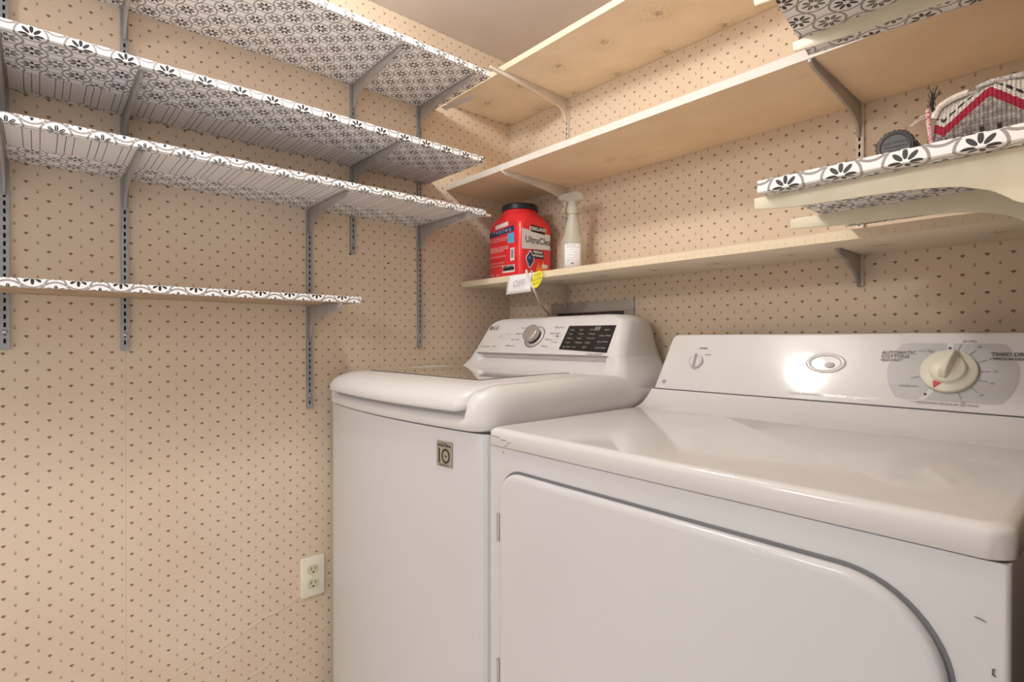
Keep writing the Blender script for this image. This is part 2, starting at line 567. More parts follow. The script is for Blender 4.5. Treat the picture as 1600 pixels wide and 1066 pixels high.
# ------------------------------------------------------------------ brackets
def bracket(wall, pos, z, L, label, mat, H=0.068, tip=0.012, group=None, w=0.0045):
    def at(p, a): return (p[0], pos + a, z + p[1]) if wall == 'L' else (pos + a, -p[0], z + p[1])
    t = thing('shelf_bracket', at((0.009, 0), 0), label, 'bracket', group)
    prof = [(0.0105, 0), (L, 0), (L, -tip * .55), (L - 0.012, -tip), (L * .6, -tip - 0.30 * (H - tip) * .45), (0.075, -0.030 - (H - .068) * .3),
            (0.046, -0.036), (0.033, -0.044), (0.024, -0.056), (0.017, -H), (0.0105, -H - 0.004)]
    prof = [(a, b - 0.0006) for a, b in prof]
    mb = MB(); mb.prism(prof, at, -w / 2, w / 2)
    mb.mesh('arm', mat, t, bevel=0.0009, seg=2)
    # folded top flange that the shelf sits on
    f = MB(); fl = [(0.02, -0.0004), (L, -0.0004), (L, -0.0022), (0.02, -0.0022)]
    f.prism(fl, at, -0.0055, 0.0055); f.mesh('top_flange', mat, t)
    for dz in (-0.014, -0.046):
        hk = MB(); hk.prism([(0.004, dz - .004), (0.0112, dz - .004), (0.0112, dz + .004), (0.004, dz + .004)], at, -0.0012, 0.0012); hk.mesh('hook', mat, t)
    return t

zL1, zL2, zL3, zL4 = 1.814, 1.575, 1.433, 1.165
zB1, zB2, zB3 = 1.857, 1.568, 1.250
GB = 'grey shelf brackets on the left wall'
B = M['bracket']
bracket('L', LS['b'], zL1, 0.285, 'bracket under the top left shelf on the second standard from left', B, group=GB)
bracket('L', LS['d'], zL1, 0.288, 'bracket under top left shelf, second from the room corner', B, group=GB)
bracket('L', LS['e'], zL1, 0.292, 'bracket under top left shelf nearest the room corner', B, group=GB)
bracket('L', LS['a'], zL2, 0.275, 'bracket under second left shelf at the left edge of the view', B, group=GB)
bracket('L', LS['b'], zL2, 0.275, 'bracket under second left shelf on the second standard from left', B, group=GB)
bracket('L', LS['d'], zL2, 0.275, 'bracket under the second left shelf towards its right end', B, group=GB)
bracket('L', LS['a'], zL3, 0.250, 'bracket under third left shelf at the left edge of the view', B, group=GB)
bracket('L', LS['b'], zL3, 0.250, 'bracket under third left shelf on the second standard from left', B, group=GB)
bracket('L', LS['c'], zL3, 0.250, 'bracket under third left shelf atop the lowest reaching standard', B, group=GB)
bracket('L', LS['e'], zL3, 0.262, 'bracket under third left shelf by the red detergent tub', B, group=GB)
bracket('L', LS['c'], zL4, 0.215, 'deep bracket under the right end of the short bottom left shelf', B, tip=0.018, H=0.085, group=GB)
GB2 = 'shelf brackets on the back wall'
bracket('B', 0.289, zB1, 0.330, 'long pale bracket under top back shelf, poking past its front edge', M['painted'], H=0.075, tip=0.010, group=GB2, w=0.007)
bracket('B', 1.1205, zB1, 0.285, 'bracket under top back shelf above the dryer', M['painted'], group=GB2)
bracket('B', 0.289, zB2, 0.285, 'pale bracket under middle back shelf above the spray bottle', M['painted'], group=GB2, w=0.006)
bracket('B', 1.1205, zB2, 0.285, 'grey bracket under the middle back shelf above the dryer', B, group=GB2, w=0.006)
bracket('B', 0.289, zB3, 0.190, 'pale bracket under lowest back shelf by the yellow tag', M['painted'], group=GB2, w=0.006)
bracket('B', 1.1205, zB3, 0.142, 'short grey bracket under lowest back shelf above the dryer console', B, group=GB2, w=0.006, H=0.062)

# ------------------------------------------------------------------ left shelves
TH = 0.016
def luv(xe, zb):
    def f(c, n):
        if abs(n[2]) > .6: return (c[0], c[1])
        return (xe + (c[2] - zb), c[1])
    return f

def left_shelf(label, z, dep, y0, y1, mat, strips, front_end=0.0):
    t = thing('wall_shelf', (0, (y0 + y1) / 2, z), label, 'shelf', 'floral lined shelves on the left wall')
    box('board', 0.001, dep - 0.001, y0, y1 + front_end, z + 0.0012, z + TH - 0.001, M['cream_edge'], t)
    # liner: front wrap + top sheet + front part of underside, as a thin folded sheet
    e = 0.0012
    x_in = strips['wrap']
    mb = MB()
    n = 60
    ys = [y0 + (y1 - y0) * i / n for i in range(n + 1)]
    pr = [(x_in, z), (dep - .001, z), (dep, z + .001), (dep, z + TH - .001), (dep - .001, z + TH), (0.002, z + TH),
          (0.002, z + TH - .0008), (dep - .002, z + TH - .0008), (dep - .0012, z + .0012), (x_in, z + .0010)]
    rings = []
    for i, y in enumerate(ys):
        wv = 0.0035 * math.sin(y * 41 + 1.3) + 0.002 * math.sin(y * 97) if x_in > 0.02 else 0
        rings.append([((x + (wv if k in (0, 9) else 0)), y, zz) for k, (x, zz) in enumerate(pr)])
    mb.loft(rings)
    mb.mesh('liner', mat, t, uv=luv(dep, z), mats=[mat])
    if 'grid' in strips:
        a, b_ = strips['grid']
        box('ruled_paper', a, b_, y0, y1 - .002, z + 0.0004, z + 0.0011, M['grid'], t)
    if 'rear' in strips:
        mb = MB(); a = strips['rear']
        rings = []
        for y in ys:
            w = a + strips.get('wav', 0) * math.sin((y + 1.3076) * 2 * PI / 0.0636)
            rings.append([(0.002, y, z - .0001), (w, y, z - .0001), (w, y, z + .0003), (0.002, y, z + .0003)])
        mb.loft(rings); mb.mesh('liner_rear_strip', mat, t, uv=luv(dep, z))
    return t

YL = -1.80
left_shelf('top left shelf, its whole underside lined with black and white floral paper', zL1, 0.305, YL, -0.342, M['liner_top'], {'wrap': 0.002})
left_shelf('second shelf on left wall, floral underside in front and ruled paper behind', zL2, 0.290, YL, -0.354, M['liner_y'], {'wrap': 0.125, 'grid': (0.012, 0.135), 'rear': 0.014, 'wav': 0.003})
left_shelf('third shelf on left wall, ruled paper in front and floral paper behind', zL3, 0.264, YL, -0.326, M['liner_y'], {'wrap': 0.247, 'grid': (0.110, 0.252), 'rear': 0.118, 'wav': 0.004}, front_end=0.0)
t = left_shelf('short lowest shelf on left wall with plain dull underside', zL4, 0.205, YL, -0.685, M['liner_y'], {'wrap': 0.195})
box('underside_sheet', 0.002, 0.198, YL, -0.687, zL4 + .0003, zL4 + .0011, plain('dull_brown_board', (190, 168, 144), 0.6, scale=40, col2=(160, 132, 104)), t)
# loose flap of liner under the end of the top left shelf
pts = [(0.052, -0.338), (0.10, -0.330), (0.150, -0.322), (0.186, -0.318)]
mb = MB(); mb.loft([[(x, y, zL1 - .001), (x, y + .016, zL1 - .007), (x, y + .017, zL1 - .0062), (x, y + .001, zL1 - .0002)] for x, y in pts])
fl = mb.mesh('liner_flap', plain('grey_white_paper_back', (208, 200, 196), 0.6), None)
for o in list(S.objects):
    if o.name == 'wall_shelf': fl.parent = o; fl.location = fl.location - o.location

# pale tip of board poking out at the end of the third shelf
t3 = [o for o in S.objects if o.name.startswith('wall_shelf') and abs(o.location.z - zL3) < 1e-4][0]
MB().prism([(0.225, -0.3262), (0.262, -0.3262), (0.259, -0.302), (0.252, -0.3035)], XY, zL3 + .001, zL3 + .007).mesh('board_tip', plain('pale_wood', (232, 208, 184), 0.6), t3)

# ------------------------------------------------------------------ back shelves
def back_shelf(label, z, dep, th, under, edge, x0=0.001, x1=XR - .001):
    t = thing('wall_shelf', ((x0 + x1) / 2, 0, z), label, 'shelf', 'long shelves on the back wall')
    box('board', x0, x1, -dep + .0012, -0.001, z + .0008, z + th, under, t)
    box('underside', x0 + .0005, x1 - .0005, -dep + .0014, -0.0012, z, z + .0008, under, t)
    box('front_edge', x0, x1, -dep, -dep + .0012, z, z + th, edge, t)
    return t
back_shelf('topmost back wall shelf with beige dotted underside', zB1, 0.283, 0.017, M['speck'], M['beige_edge'])
back_shelf('middle back wall shelf with bare orange brown particleboard underside and white edge', zB2, 0.283, 0.018, M['board'], M['cream_edge'])
back_shelf('lowest back wall shelf carrying the red tub and spray bottle', zB3, 0.222, 0.018, M['speck3'], M['edge3'])

# ------------------------------------------------------------------ right hand racks with liner
def right_rack(label, z, xl, yf, yr, mat, rot=0.0, tilt=0.0, th=0.016, wrapw=0.022):
    t = thing('wall_shelf', (xl, yr, z), label, 'shelf', 'floral lined shelves by the right wall')
    def T(x, y, zz):
        dx, dy = x - xl, y - yr
        c, s_ = math.cos(rot), math.sin(rot)
        return (min(XR - .0015, xl + dx * c - dy * s_), yr + dx * s_ + dy * c, zz - dx * tilt)
    xr = XR - 0.002
    # liner sheet over the top, folded down the front and back under
    pr = [(yf + wrapw, z), (yf + .001, z), (yf, z + .001), (yf, z + th - .001), (yf + .001, z + th), (yr, z + th),
          (yr, z + .0062), (yr - .001, z + .0062), (yr - .001, z + th - .001), (yf + .0012, z + th - .001), (yf + .0012, z + .0012), (yf + wrapw, z + .0008)]
    mb = MB(); mb.loft([[T(x, y, zz) for y, zz in pr] for x in [xl + (xr - xl) * i / 24 for i in range(25)]])
    def uvf(c, n):
        if abs(n[2]) > .5: return (c[0], c[1])
        return (c[0], yf - (c[2] - z))
    mb.mesh('liner', mat, t, uv=uvf)
    mb = MB(); mb.prism([(xl + .001, yf + .0015), (xr, yf + .0015), (xr, yr - .0015), (xl + .001, yr - .0015)], lambda p, a: T(p[0], p[1], a), z + .0068, z + th - .0012)
    mb.mesh('board', mat, t, uv=cubeuv)
    return t

def right_bracket(y, z, xt, label, tilt=0.0):
    """cream painted bracket standing out from the right wall, its arm along x"""
    t = thing('shelf_bracket', (XR - .001, y, z), label, 'bracket', 'cream brackets on the right wall')
    dz = z - 1.2700
    low = [(1.149, 1.2535), (1.190, 1.2490), (1.228, 1.2472), (1.297, 1.2455), (1.340, 1.2425), (1.366, 1.2385), (1.378, 1.2345), (1.392, 1.2290), (1.405, 1.2195), (1.411, 1.2145), (1.420, 1.2110), (1.445, 1.2095), (1.500, 1.1900), (1.533, 1.1500)]
    low = [((xt + .003) if i == 0 else x, zz + dz) for i, (x, zz) in enumerate(low)]
    lo = [(p.x, p.y) for p in catmull([(a, b_, 0) for a, b_ in low], 4)]
    pts = [(xt, z - .0008), (xt + .0006, low[0][1] + .004), (xt + .0016, low[0][1] + .0012)] + lo + [(XR - .0015, z - .0008)]
    pts = [(a, b_ - tilt * (a - xt) - (.0004 if tilt else 0)) for a, b_ in pts]
    MB().prism(pts, XZ, y, y + .0035).mesh('arm', M['cream_paint'], t, bevel=.0008, seg=2)
    return t
M['cream_paint'] = plain('cream_painted_bracket', (222, 213, 188), .4, scale=30, col2=(216, 206, 180))

zR2, zR1 = 1.2690, 1.5455
right_rack('lower floral lined shelf by right wall carrying the black cap and knitted bundle', zR2, 1.160, -0.580, -0.214, M['liner_r2'])
right_rack('upper lined floral shelf at top right, in front of the middle back shelf', zR1, 1.133, -0.66, -0.328, M['liner_r1'], rot=math.radians(7.2))
right_bracket(-.5575, zR2, 1.1455, 'front cream bracket under the lower floral shelf at right')
right_bracket(-.386, zR2, 1.1275, 'rear cream bracket under the lower floral shelf at right')
right_bracket(-.566, zR1, 1.148, 'front cream bracket under upper right floral shelf, at the top frame edge')
right_bracket(-.4035, zR1, 1.1375, 'rear cream bracket under upper right floral shelf')

# ------------------------------------------------------------------ red detergent tub
def tub():
    cx, cy, z0 = 0.1843, -0.1185, zB3 + .018
    t = thing('detergent_tub', (cx, cy, z0), 'red plastic tub of laundry pods with a dark screw lid on the lowest back shelf', 'tub')
    hw, hd = 0.0800, 0.0705
    def ring(w, d, r, z, p=1.0):
        return [(cx + x, cy + y, z) for x, y in rrect(-w, w, -d, d, r, 8)]
    H = 0.165
    rings = [ring(hw - .006, hd - .006, .016, z0), ring(hw - .001, hd - .001, .018, z0 + .004), ring(hw, hd, .018, z0 + .012), ring(hw, hd, .018, z0 + .07), ring(hw, hd, .018, z0 + H)]
    for k in range(1, 9):
        q = k / 8; s_ = math.sin(q * PI / 2)
        e = 1 - q * q
        w = 0.0570 + (hw - 0.057) * (1 - q ** 1.7); d = 0.057 + (hd - 0.057) * (1 - q ** 1.7)
        rings.append(ring(w, d, min(min(w, d) - .0004, .018 + (0.0566 - .018) * q ** .8), z0 + H + 0.048 * (q ** .9)))
    rings.append(ring(.056, .056, .0556, z0 + .220)); rings.append(ring(.054, .054, .0536, z0 + .223))
    mb = MB(); mb.loft(rings)
    body = mb.mesh('tub_body', M['red'], t, smooth=True)
    lid = MB().lathe([(0.0575, 0), (0.0595, .002), (0.0595, .016), (0.0575, .019), (0.054, .0195), (0.052, .018), (0.0, .018)], Matrix.Translation((cx, cy, z0 + .2195)), 64, close=False).mesh('tub_lid', M['navy'], t, smooth=False)
    # front face (towards -y): u = x ; side face (towards +x): u = y
    F = (Vector((cx - hw, cy - hd, z0)), (1, 0, 0), (0, 0, 1))
    R = (Vector((cx + hw, cy - hd, z0)), (0, 1, 0), (0, 0, 1))
    q = lambda x0, x1, a, b: [(x0, a), (x1, a), (x1, b), (x0, b)]
    # ---- small print face
    decal('icon_band', [(.010, .135), (.130, .144), (.130, .162), (.010, .152)], *F, M['navy_print'], t)
    decal('cyan_panel', q(.100, .130, .108, .139), *F, M['cyan_print'], t, off=.0007)
    decal('top_label', [(.040, .159), (.102, .165), (.102, .178), (.040, .172)], *F, M['label_grey'], t)
    decal('barcode_label', q(.112, .131, .052, .092), *F, M['label_grey'], t)
    bars = MB()
    for k in range(9):
        bars.add([F[0] + Vector((.1155, -.0008, .060 + k * .003)), F[0] + Vector((.1275, -.0008, .060 + k * .003)), F[0] + Vector((.1275, -.0008, .0614 + k * .003 + (k % 3) * .0003)), F[0] + Vector((.1155, -.0008, .0614 + k * .003 + (k % 3) * .0003))], [(0, 1, 2, 3)])
    bars.mesh('barcode', M['navy_print'], t)
    decal('brand_patch', q(.075, .132, .016, .040), *F, M['label_grey'], t)
    decal('brand_patch_bar', q(.077, .130, .022, .032), *F, M['print_dark'], t, off=.0008)
    letters('lettering', [('KIRKLAND', .010, .1035, .0345, 'CENTER', 0, .0004)], *F, M['print_dark'], t, off=.0012)
    sm = []
    lines = ['CAUTION: KEEP OUT OF REACH', 'OF CHILDREN. EYE IRRITANT.', 'DIRECTIONS: PUT PAC IN DRUM', 'ADD CLOTHES. START WASHER.', 'STORE IN A DRY PLACE', 'USE 1 PAC REGULAR LOAD', 'USE 2 PACS LARGE LOAD']
    for k, (zz, ln) in enumerate(zip((.128, .121, .099, .093, .087, .070, .050), lines)):
        sm.append((ln, .0062, .014, zz))
    sm.append(('DETERGENTE PARA ROPA', .0058, .014, .040)); sm.append(('152', .011, .016, .012)); sm.append(('PACS', .007, .042, .012))
    letters('lettering', sm, *F, M['print_white'], t, off=.0008)
    ic = [('i T A Q T W O', .0145, .070, .1485, 'CENTER')]
    letters('lettering', ic, *F, M['print_white'], t, off=.001)
    # ---- main label face
    ks = .82
    def bend(u, v, o=.0011):
        Lf = 2 * hd - .018
        if u <= Lf: return R[0] + Vector((o, u, v))
        a = min((u - Lf) / .018, 2.2)
        return Vector((cx + hw - .018 + (.018 + o) * math.cos(a), cy - hd + Lf + (.018 + o) * math.sin(a), z0 + v))
    def dR(name, pts, mat, par, **k): return decal(name, [(x * ks, y) for x, y in pts], *R, mat, par, **k)
    def lR(items, mat, par, **k): return letters('lettering', [(i[0], i[1] * (ks if i[1] > .02 else .86), i[2] * ks) + tuple(i[3:]) for i in items], *R, mat, par, **k)
    nb = MB(); us = [.004, .03, .06, .09, .120, .126, .132, .138, .144, .150]
    nb.add([bend(u, .085 + .06 * u, .0007) for u in us] + [bend(u, .149 - .06 * u, .0007) for u in us], [(i, i + 1, len(us) + i + 1, len(us) + i) for i in range(len(us) - 1)])
    nb.mesh('name_band', M['label_grey'], t)
    dR('brand_label', [(.052, .143), (.128, .139), (.128, .161), (.052, .165)], M['maroon'], t, off=.0007)
    lR([('KIRKLAND', .0175, .0895, .1525, 'CENTER', 0, .0005)], M['print_white'], t, off=.0011)
    lR([('UltraClean', .0350, .022, .116, 'LEFT', 0, .0003)], M['print_dark'], t, warp=bend)
    dR('claim_label', [(.058, .062), (.120, .060), (.120, .086), (.058, .088)], M['navy'], t, off=.0008)
    lR([('PREMIUM', .0115, .089, .080, 'CENTER', 0, .0004), ('DETERGENT', .0100, .089, .069, 'CENTER', 0, .0004)], M['print_white'], t, off=.0012)
    star = []
    for k in range(24):
        a = 2 * PI * k / 24; rr = .0245 * (1 - .24 * (math.cos(4 * a + .4) * -.5 + .5))
        star.append((.048 + rr * .9 * math.cos(a), .055 + rr * 1.15 * math.sin(a)))
    dR('pod_picture_border', star, M['print_white'], t, off=.0006)
    dR('pod_picture', [(.048 + (x - .048) * .84, .055 + (y - .055) * .84) for x, y in star], M['navy_print'], t, off=.0009)
    dR('pod_shine', [(.040, .060), (.046, .066), (.049, .060), (.044, .054)], M['cyan_print'], t, off=.0012)
    dR('flame_print', [(.075, .012), (.092, .050), (.104, .030), (.118, .056), (.140, .024), (.140, .008)], M['orange_print'], t, off=.0006)
    dR('count_label', q(.112, .142, .032, .044), M['label_grey'], t, off=.0009)
    for k, u in enumerate((.030, .056)):
        dR('round_icon', [(u + .008 * math.cos(a), .014 + .008 * math.sin(a)) for a in [2 * PI * i / 20 for i in range(20)]], M['print_white'], t, off=.0008)
        dR('icon_centre', [(u + .004 * math.cos(a), .014 + .004 * math.sin(a)) for a in [2 * PI * i / 12 for i in range(12)]], M['maroon'], t, off=.0011)
tub()

# ------------------------------------------------------------------ spray bottle
def spray():
    cx, cy, z0 = 0.4075, -0.110, zB3 + .018
    t = thing('spray_bottle', (cx, cy, z0), 'frosted white trigger spray bottle with handwritten label and green liquid', 'spray bottle')
    MT = Matrix.Translation((cx, cy, z0))
    prof = [(.0, .0), (.030, .0), (.0335, .004), (.0345, .012), (.0345, .088), (.0335, .098), (.029, .107), (.0265, .112), (.0225, .135), (.017, .160), (.0135, .176), (.0125, .180), (.0125, .186)]
    MB().lathe(prof, MT, 40, close=False).mesh('bottle_body', M['bottle'], t, smooth=True)
    MB().lathe([(0, .002), (.0315, .002), (.0325, .012), (.0325, .062), (0, .062)], MT, 40, close=False).mesh('liquid', M['liquid'], t, smooth=False)
    MB().lathe([(.0165, .176), (.0175, .178), (.0175, .194), (.0155, .199), (.014, .214)], MT, 28).mesh('screw_collar', M['bottle'], t, smooth=False)
    # head: profile in the x-z plane, pointing to -x, rotated slightly
    def at(p, a):
        c, s_ = math.cos(.15), math.sin(.15)
        return (cx + p[0] * c - a * s_, cy + p[0] * s_ + a * c, z0 + p[1])
    head = [(-.041, .229), (-.040, .222), (-.020, .221), (-.014, .212), (.014, .212), (.022, .214), (.043, .214), (.043, .220), (.036, .233), (.022, .241), (-.018, .241), (-.036, .240), (-.041, .236)]
    mb = MB(); mb.prism(head, at, -.010, .010); mb.mesh('spray_head', M['bottle'], t, bevel=0.003)
    trg = [(-.026, .222), (-.019, .222), (-.022, .205), (-.029, .190), (-.034, .184), (-.037, .186), (-.032, .196), (-.028, .208)]
    mb = MB(); mb.prism(trg, at, -.005, .005); mb.mesh('trigger', M['bottle'], t, bevel=0.0012)
    mb = MB(); mb.prism([(-.048, .226), (-.0412, .226), (-.0412, .239), (-.048, .239)], at, -.0065, .0065); mb.mesh('nozzle', M['bottle'], t, bevel=0.001)
    # curved paper label facing the camera
    v = []; f = []; n = 12; r = .0352
    a0, a1 = math.radians(-92), math.radians(-5)
    for i in range(n + 1):
        a = a0 + (a1 - a0) * i / n
        for zz in (.008, .084): v.append((cx + r * math.cos(a), cy + r * math.sin(a), z0 + zz))
    for i in range(n): f.append((2 * i, 2 * i + 2, 2 * i + 3, 2 * i + 1))
    lb = mk('paper_label', v, f, M['paper'], t, smooth=True)
    sd = lb.modifiers.new('thick', 'SOLIDIFY'); sd.thickness = .0003
    # handwriting wrapped on the label
    mb = MB(); rr = r + .0004
    def wr(u, vv): a = a0 + (a1 - a0) * u; return (cx + rr * math.cos(a), cy + rr * math.sin(a), z0 + vv)
    rnd = random.Random(3)
    for row, zz in enumerate((.078, .072, .064, .058, .050, .042, .035, .014)):
        u = .12 + .05 * rnd.random(); end = .9 if row in (1, 7) else .5 + .4 * rnd.random()
        while u < end:
            w = .012 + .03 * rnd.random(); h = .0006 + .0016 * rnd.random(); z1 = zz + .0012 * (rnd.random() - .5)
            mb.add([wr(u, z1), wr(u + w, z1 + h * .4), wr(u + w, z1 + h + .0004), wr(u, z1 + h)], [(0, 1, 2, 3)]); u += w + .02 + .03 * rnd.random()
    mb.add([wr(.42, .024), wr(.56, .025), wr(.55, .029), wr(.40, .028)], [(0, 1, 2, 3)])
    mb.mesh('handwriting', M['print_grey'], t)
spray()

# ------------------------------------------------------------------ OFF note, yellow tag, cord
yo = -0.2235
nt_ = thing('paper_note', (0.30, yo, 1.211), 'white paper note reading OFF taped to the edge of the lowest back shelf', 'note')
v = []; f = []
for i in range(9):
    q = i / 8
    for k in range(5):
        w = k / 4
        xa = .2475 - .0085 * (1 - w); xb = .3500 + .003 * (1 - w)
        x = xa + (xb - xa) * q
        v.append((x, yo - .0015 - .006 * (1 - w) * (.5 + .5 * q) , 1.2090 + .0575 * w - .004 * (1 - q) * 0 - .003 * q * (1 - w) * -1))
for i in range(8):
    for k in range(4): f.append((i * 5 + k, (i + 1) * 5 + k, (i + 1) * 5 + k + 1, i * 5 + k + 1))
o = mk('sheet', v, f, M['paper'], nt_, smooth=True); sd = o.modifiers.new('thick', 'SOLIDIFY'); sd.thickness = .0003
letters('lettering', [('OFF', .030, .302, 1.240, 'CENTER', .25, -.0006)], (0, yo - .0090 - .06 * 1.24, 0), (1, 0, 0), (0, .06, 1), plain('pencil_print', (130, 112, 122), 0.7), nt_, off=.0008)

def P3(x, y, z): return Vector((x, y, z))
tg = thing('hanging_tag', (0.385, yo - .012, 1.222), 'bright yellow round paper tag with handwriting on the white cord', 'tag')
cc = Vector((.3845, yo - .012, 1.2440)); pts = []
for i in range(28):
    a = 2 * PI * i / 28
    x, z = .0175 * math.cos(a), .027 * math.sin(a)
    th_ = math.radians(-38)
    pts.append((x * math.cos(th_) - z * math.sin(th_), x * math.sin(th_) + z * math.cos(th_)))
decal('disc', pts, cc, (1, 0, 0), (0, 0, 1), M['yellow'], tg, off=.0004, th=.0006)
letters('lettering', [('TURN', .011, .004, .012, 'CENTER', .2), ('WATER', .011, .000, .000, 'CENTER', .2), ('OFF NOW', .009, -.003, -.011, 'CENTER', .2)], cc, (1, .0, .18), (-.18, 0, 1), M['print_grey'], tg, off=.0009)
cd = MB().tube(catmull([P3(.330, yo - .003, 1.276), P3(.337, yo - .008, 1.268), P3(.352, yo - .0095, 1.243), P3(.371, yo - .0080, 1.210), P3(.317, -.160, 1.186), P3(.267, -.090, 1.170), P3(.228, -.026, 1.151), P3(.226, -.018, 1.10), P3(.226, -.018, 1.05)], 6), .0030).mesh('power_cord', M['cord'], None, smooth=True)
tag(cd, 'thin white cord hanging over shelf edge down behind the washer', 'cord')

# ------------------------------------------------------------------ laundry outlet box on back wall
ub = thing('laundry_outlet_box', (.383, 0, 1.0), 'grey plastic washer supply box in back wall, its top showing above the washer', 'outlet box')
fr = MB()
for a in ((.216, .550, 1.158, 1.191), (.216, .245, .99, 1.158), (.515, .550, .99, 1.158), (.216, .550, .96, .99)):
    fr.box(a[0], a[1], -.006, -.0005, a[2], a[3])
fr.mesh('frame', M['box_grey'], ub, bevel=.0012, seg=2)
box('recess', .2455, .5145, -.0016, -.0006, .991, 1.1575, M['box_dark'], ub)
for x in (.33, .36, .42):
    MB().tube([(x, -.010, 1.09), (x, -.012, 1.13), (x + .006, -.012, 1.1545)], .006, 10).mesh('valve', M['brass'], ub, smooth=True)

# ------------------------------------------------------------------ wall outlet
oy, oz = -0.731, 0.417
ol = thing('electrical_outlet', (0, oy, oz - .057), 'ivory duplex power outlet low on the left wall beside the washer', 'outlet')
MB().prism(rrect(oy - .033, oy + .033, oz - .055, oz + .055, .004, 3), YZ, .0002, .0055).mesh('cover_plate', M['outlet'], ol, bevel=.0018)
for s_ in (1, -1):
    zc = oz + s_ * .0195
    pts = [(oy + .0165 * math.cos(a), zc + max(-.0125, min(.0125, .0165 * math.sin(a)))) for a in [2 * PI * i / 28 for i in range(28)]]
    so = MB().prism(pts, YZ, .005, .0068).mesh('socket', M['outlet2'], ol)
    for dy, dz, w, h in ((-.006, .003, .0011, .0042), (.006, .003, .0011, .0036)):
        box('slot', .0066, .0070, oy + dy - w, oy + dy + w, zc + dz - h, zc + dz + h, M['slot'], so)
    MB().lathe([(.0024, 0), (.0024, .0004)], Matrix.Translation((.0067, oy, zc - .007)) @ Matrix.Rotation(PI / 2, 4, 'Y'), 12).mesh('slot', M['slot'], so)
MB().lathe([(.003, 0), (.0026, .0012)], Matrix.Translation((.0055, oy, oz)) @ Matrix.Rotation(PI / 2, 4, 'Y'), 12).mesh('screw', M['outlet2'], ol)
# ghost outlet edge is a reflection on the washer side and comes from the render

# small red push pin spot on the wall
tag(MB().lathe([(.0032, 0), (.0030, .002), (.0012, .004)], Matrix.Translation((0.0001, -0.620, 1.3216)) @ Matrix.Rotation(PI / 2, 4, 'Y'), 12).mesh('push_pin', plain('dark_red_pin', (120, 24, 18), .4), None), 'tiny dark red pin in the wallpaper below the left shelves', 'pin')
tag(MB().lathe([(.0026, 0), (.0024, .0012), (.001, .0016)], Matrix.Translation((0.0001, -0.497, 1.306)) @ Matrix.Rotation(PI / 2, 4, 'Y'), 12).mesh('screw_plug', M['slot'], None), 'tiny black screw hole plug in left wall wallpaper seam', 'plug')

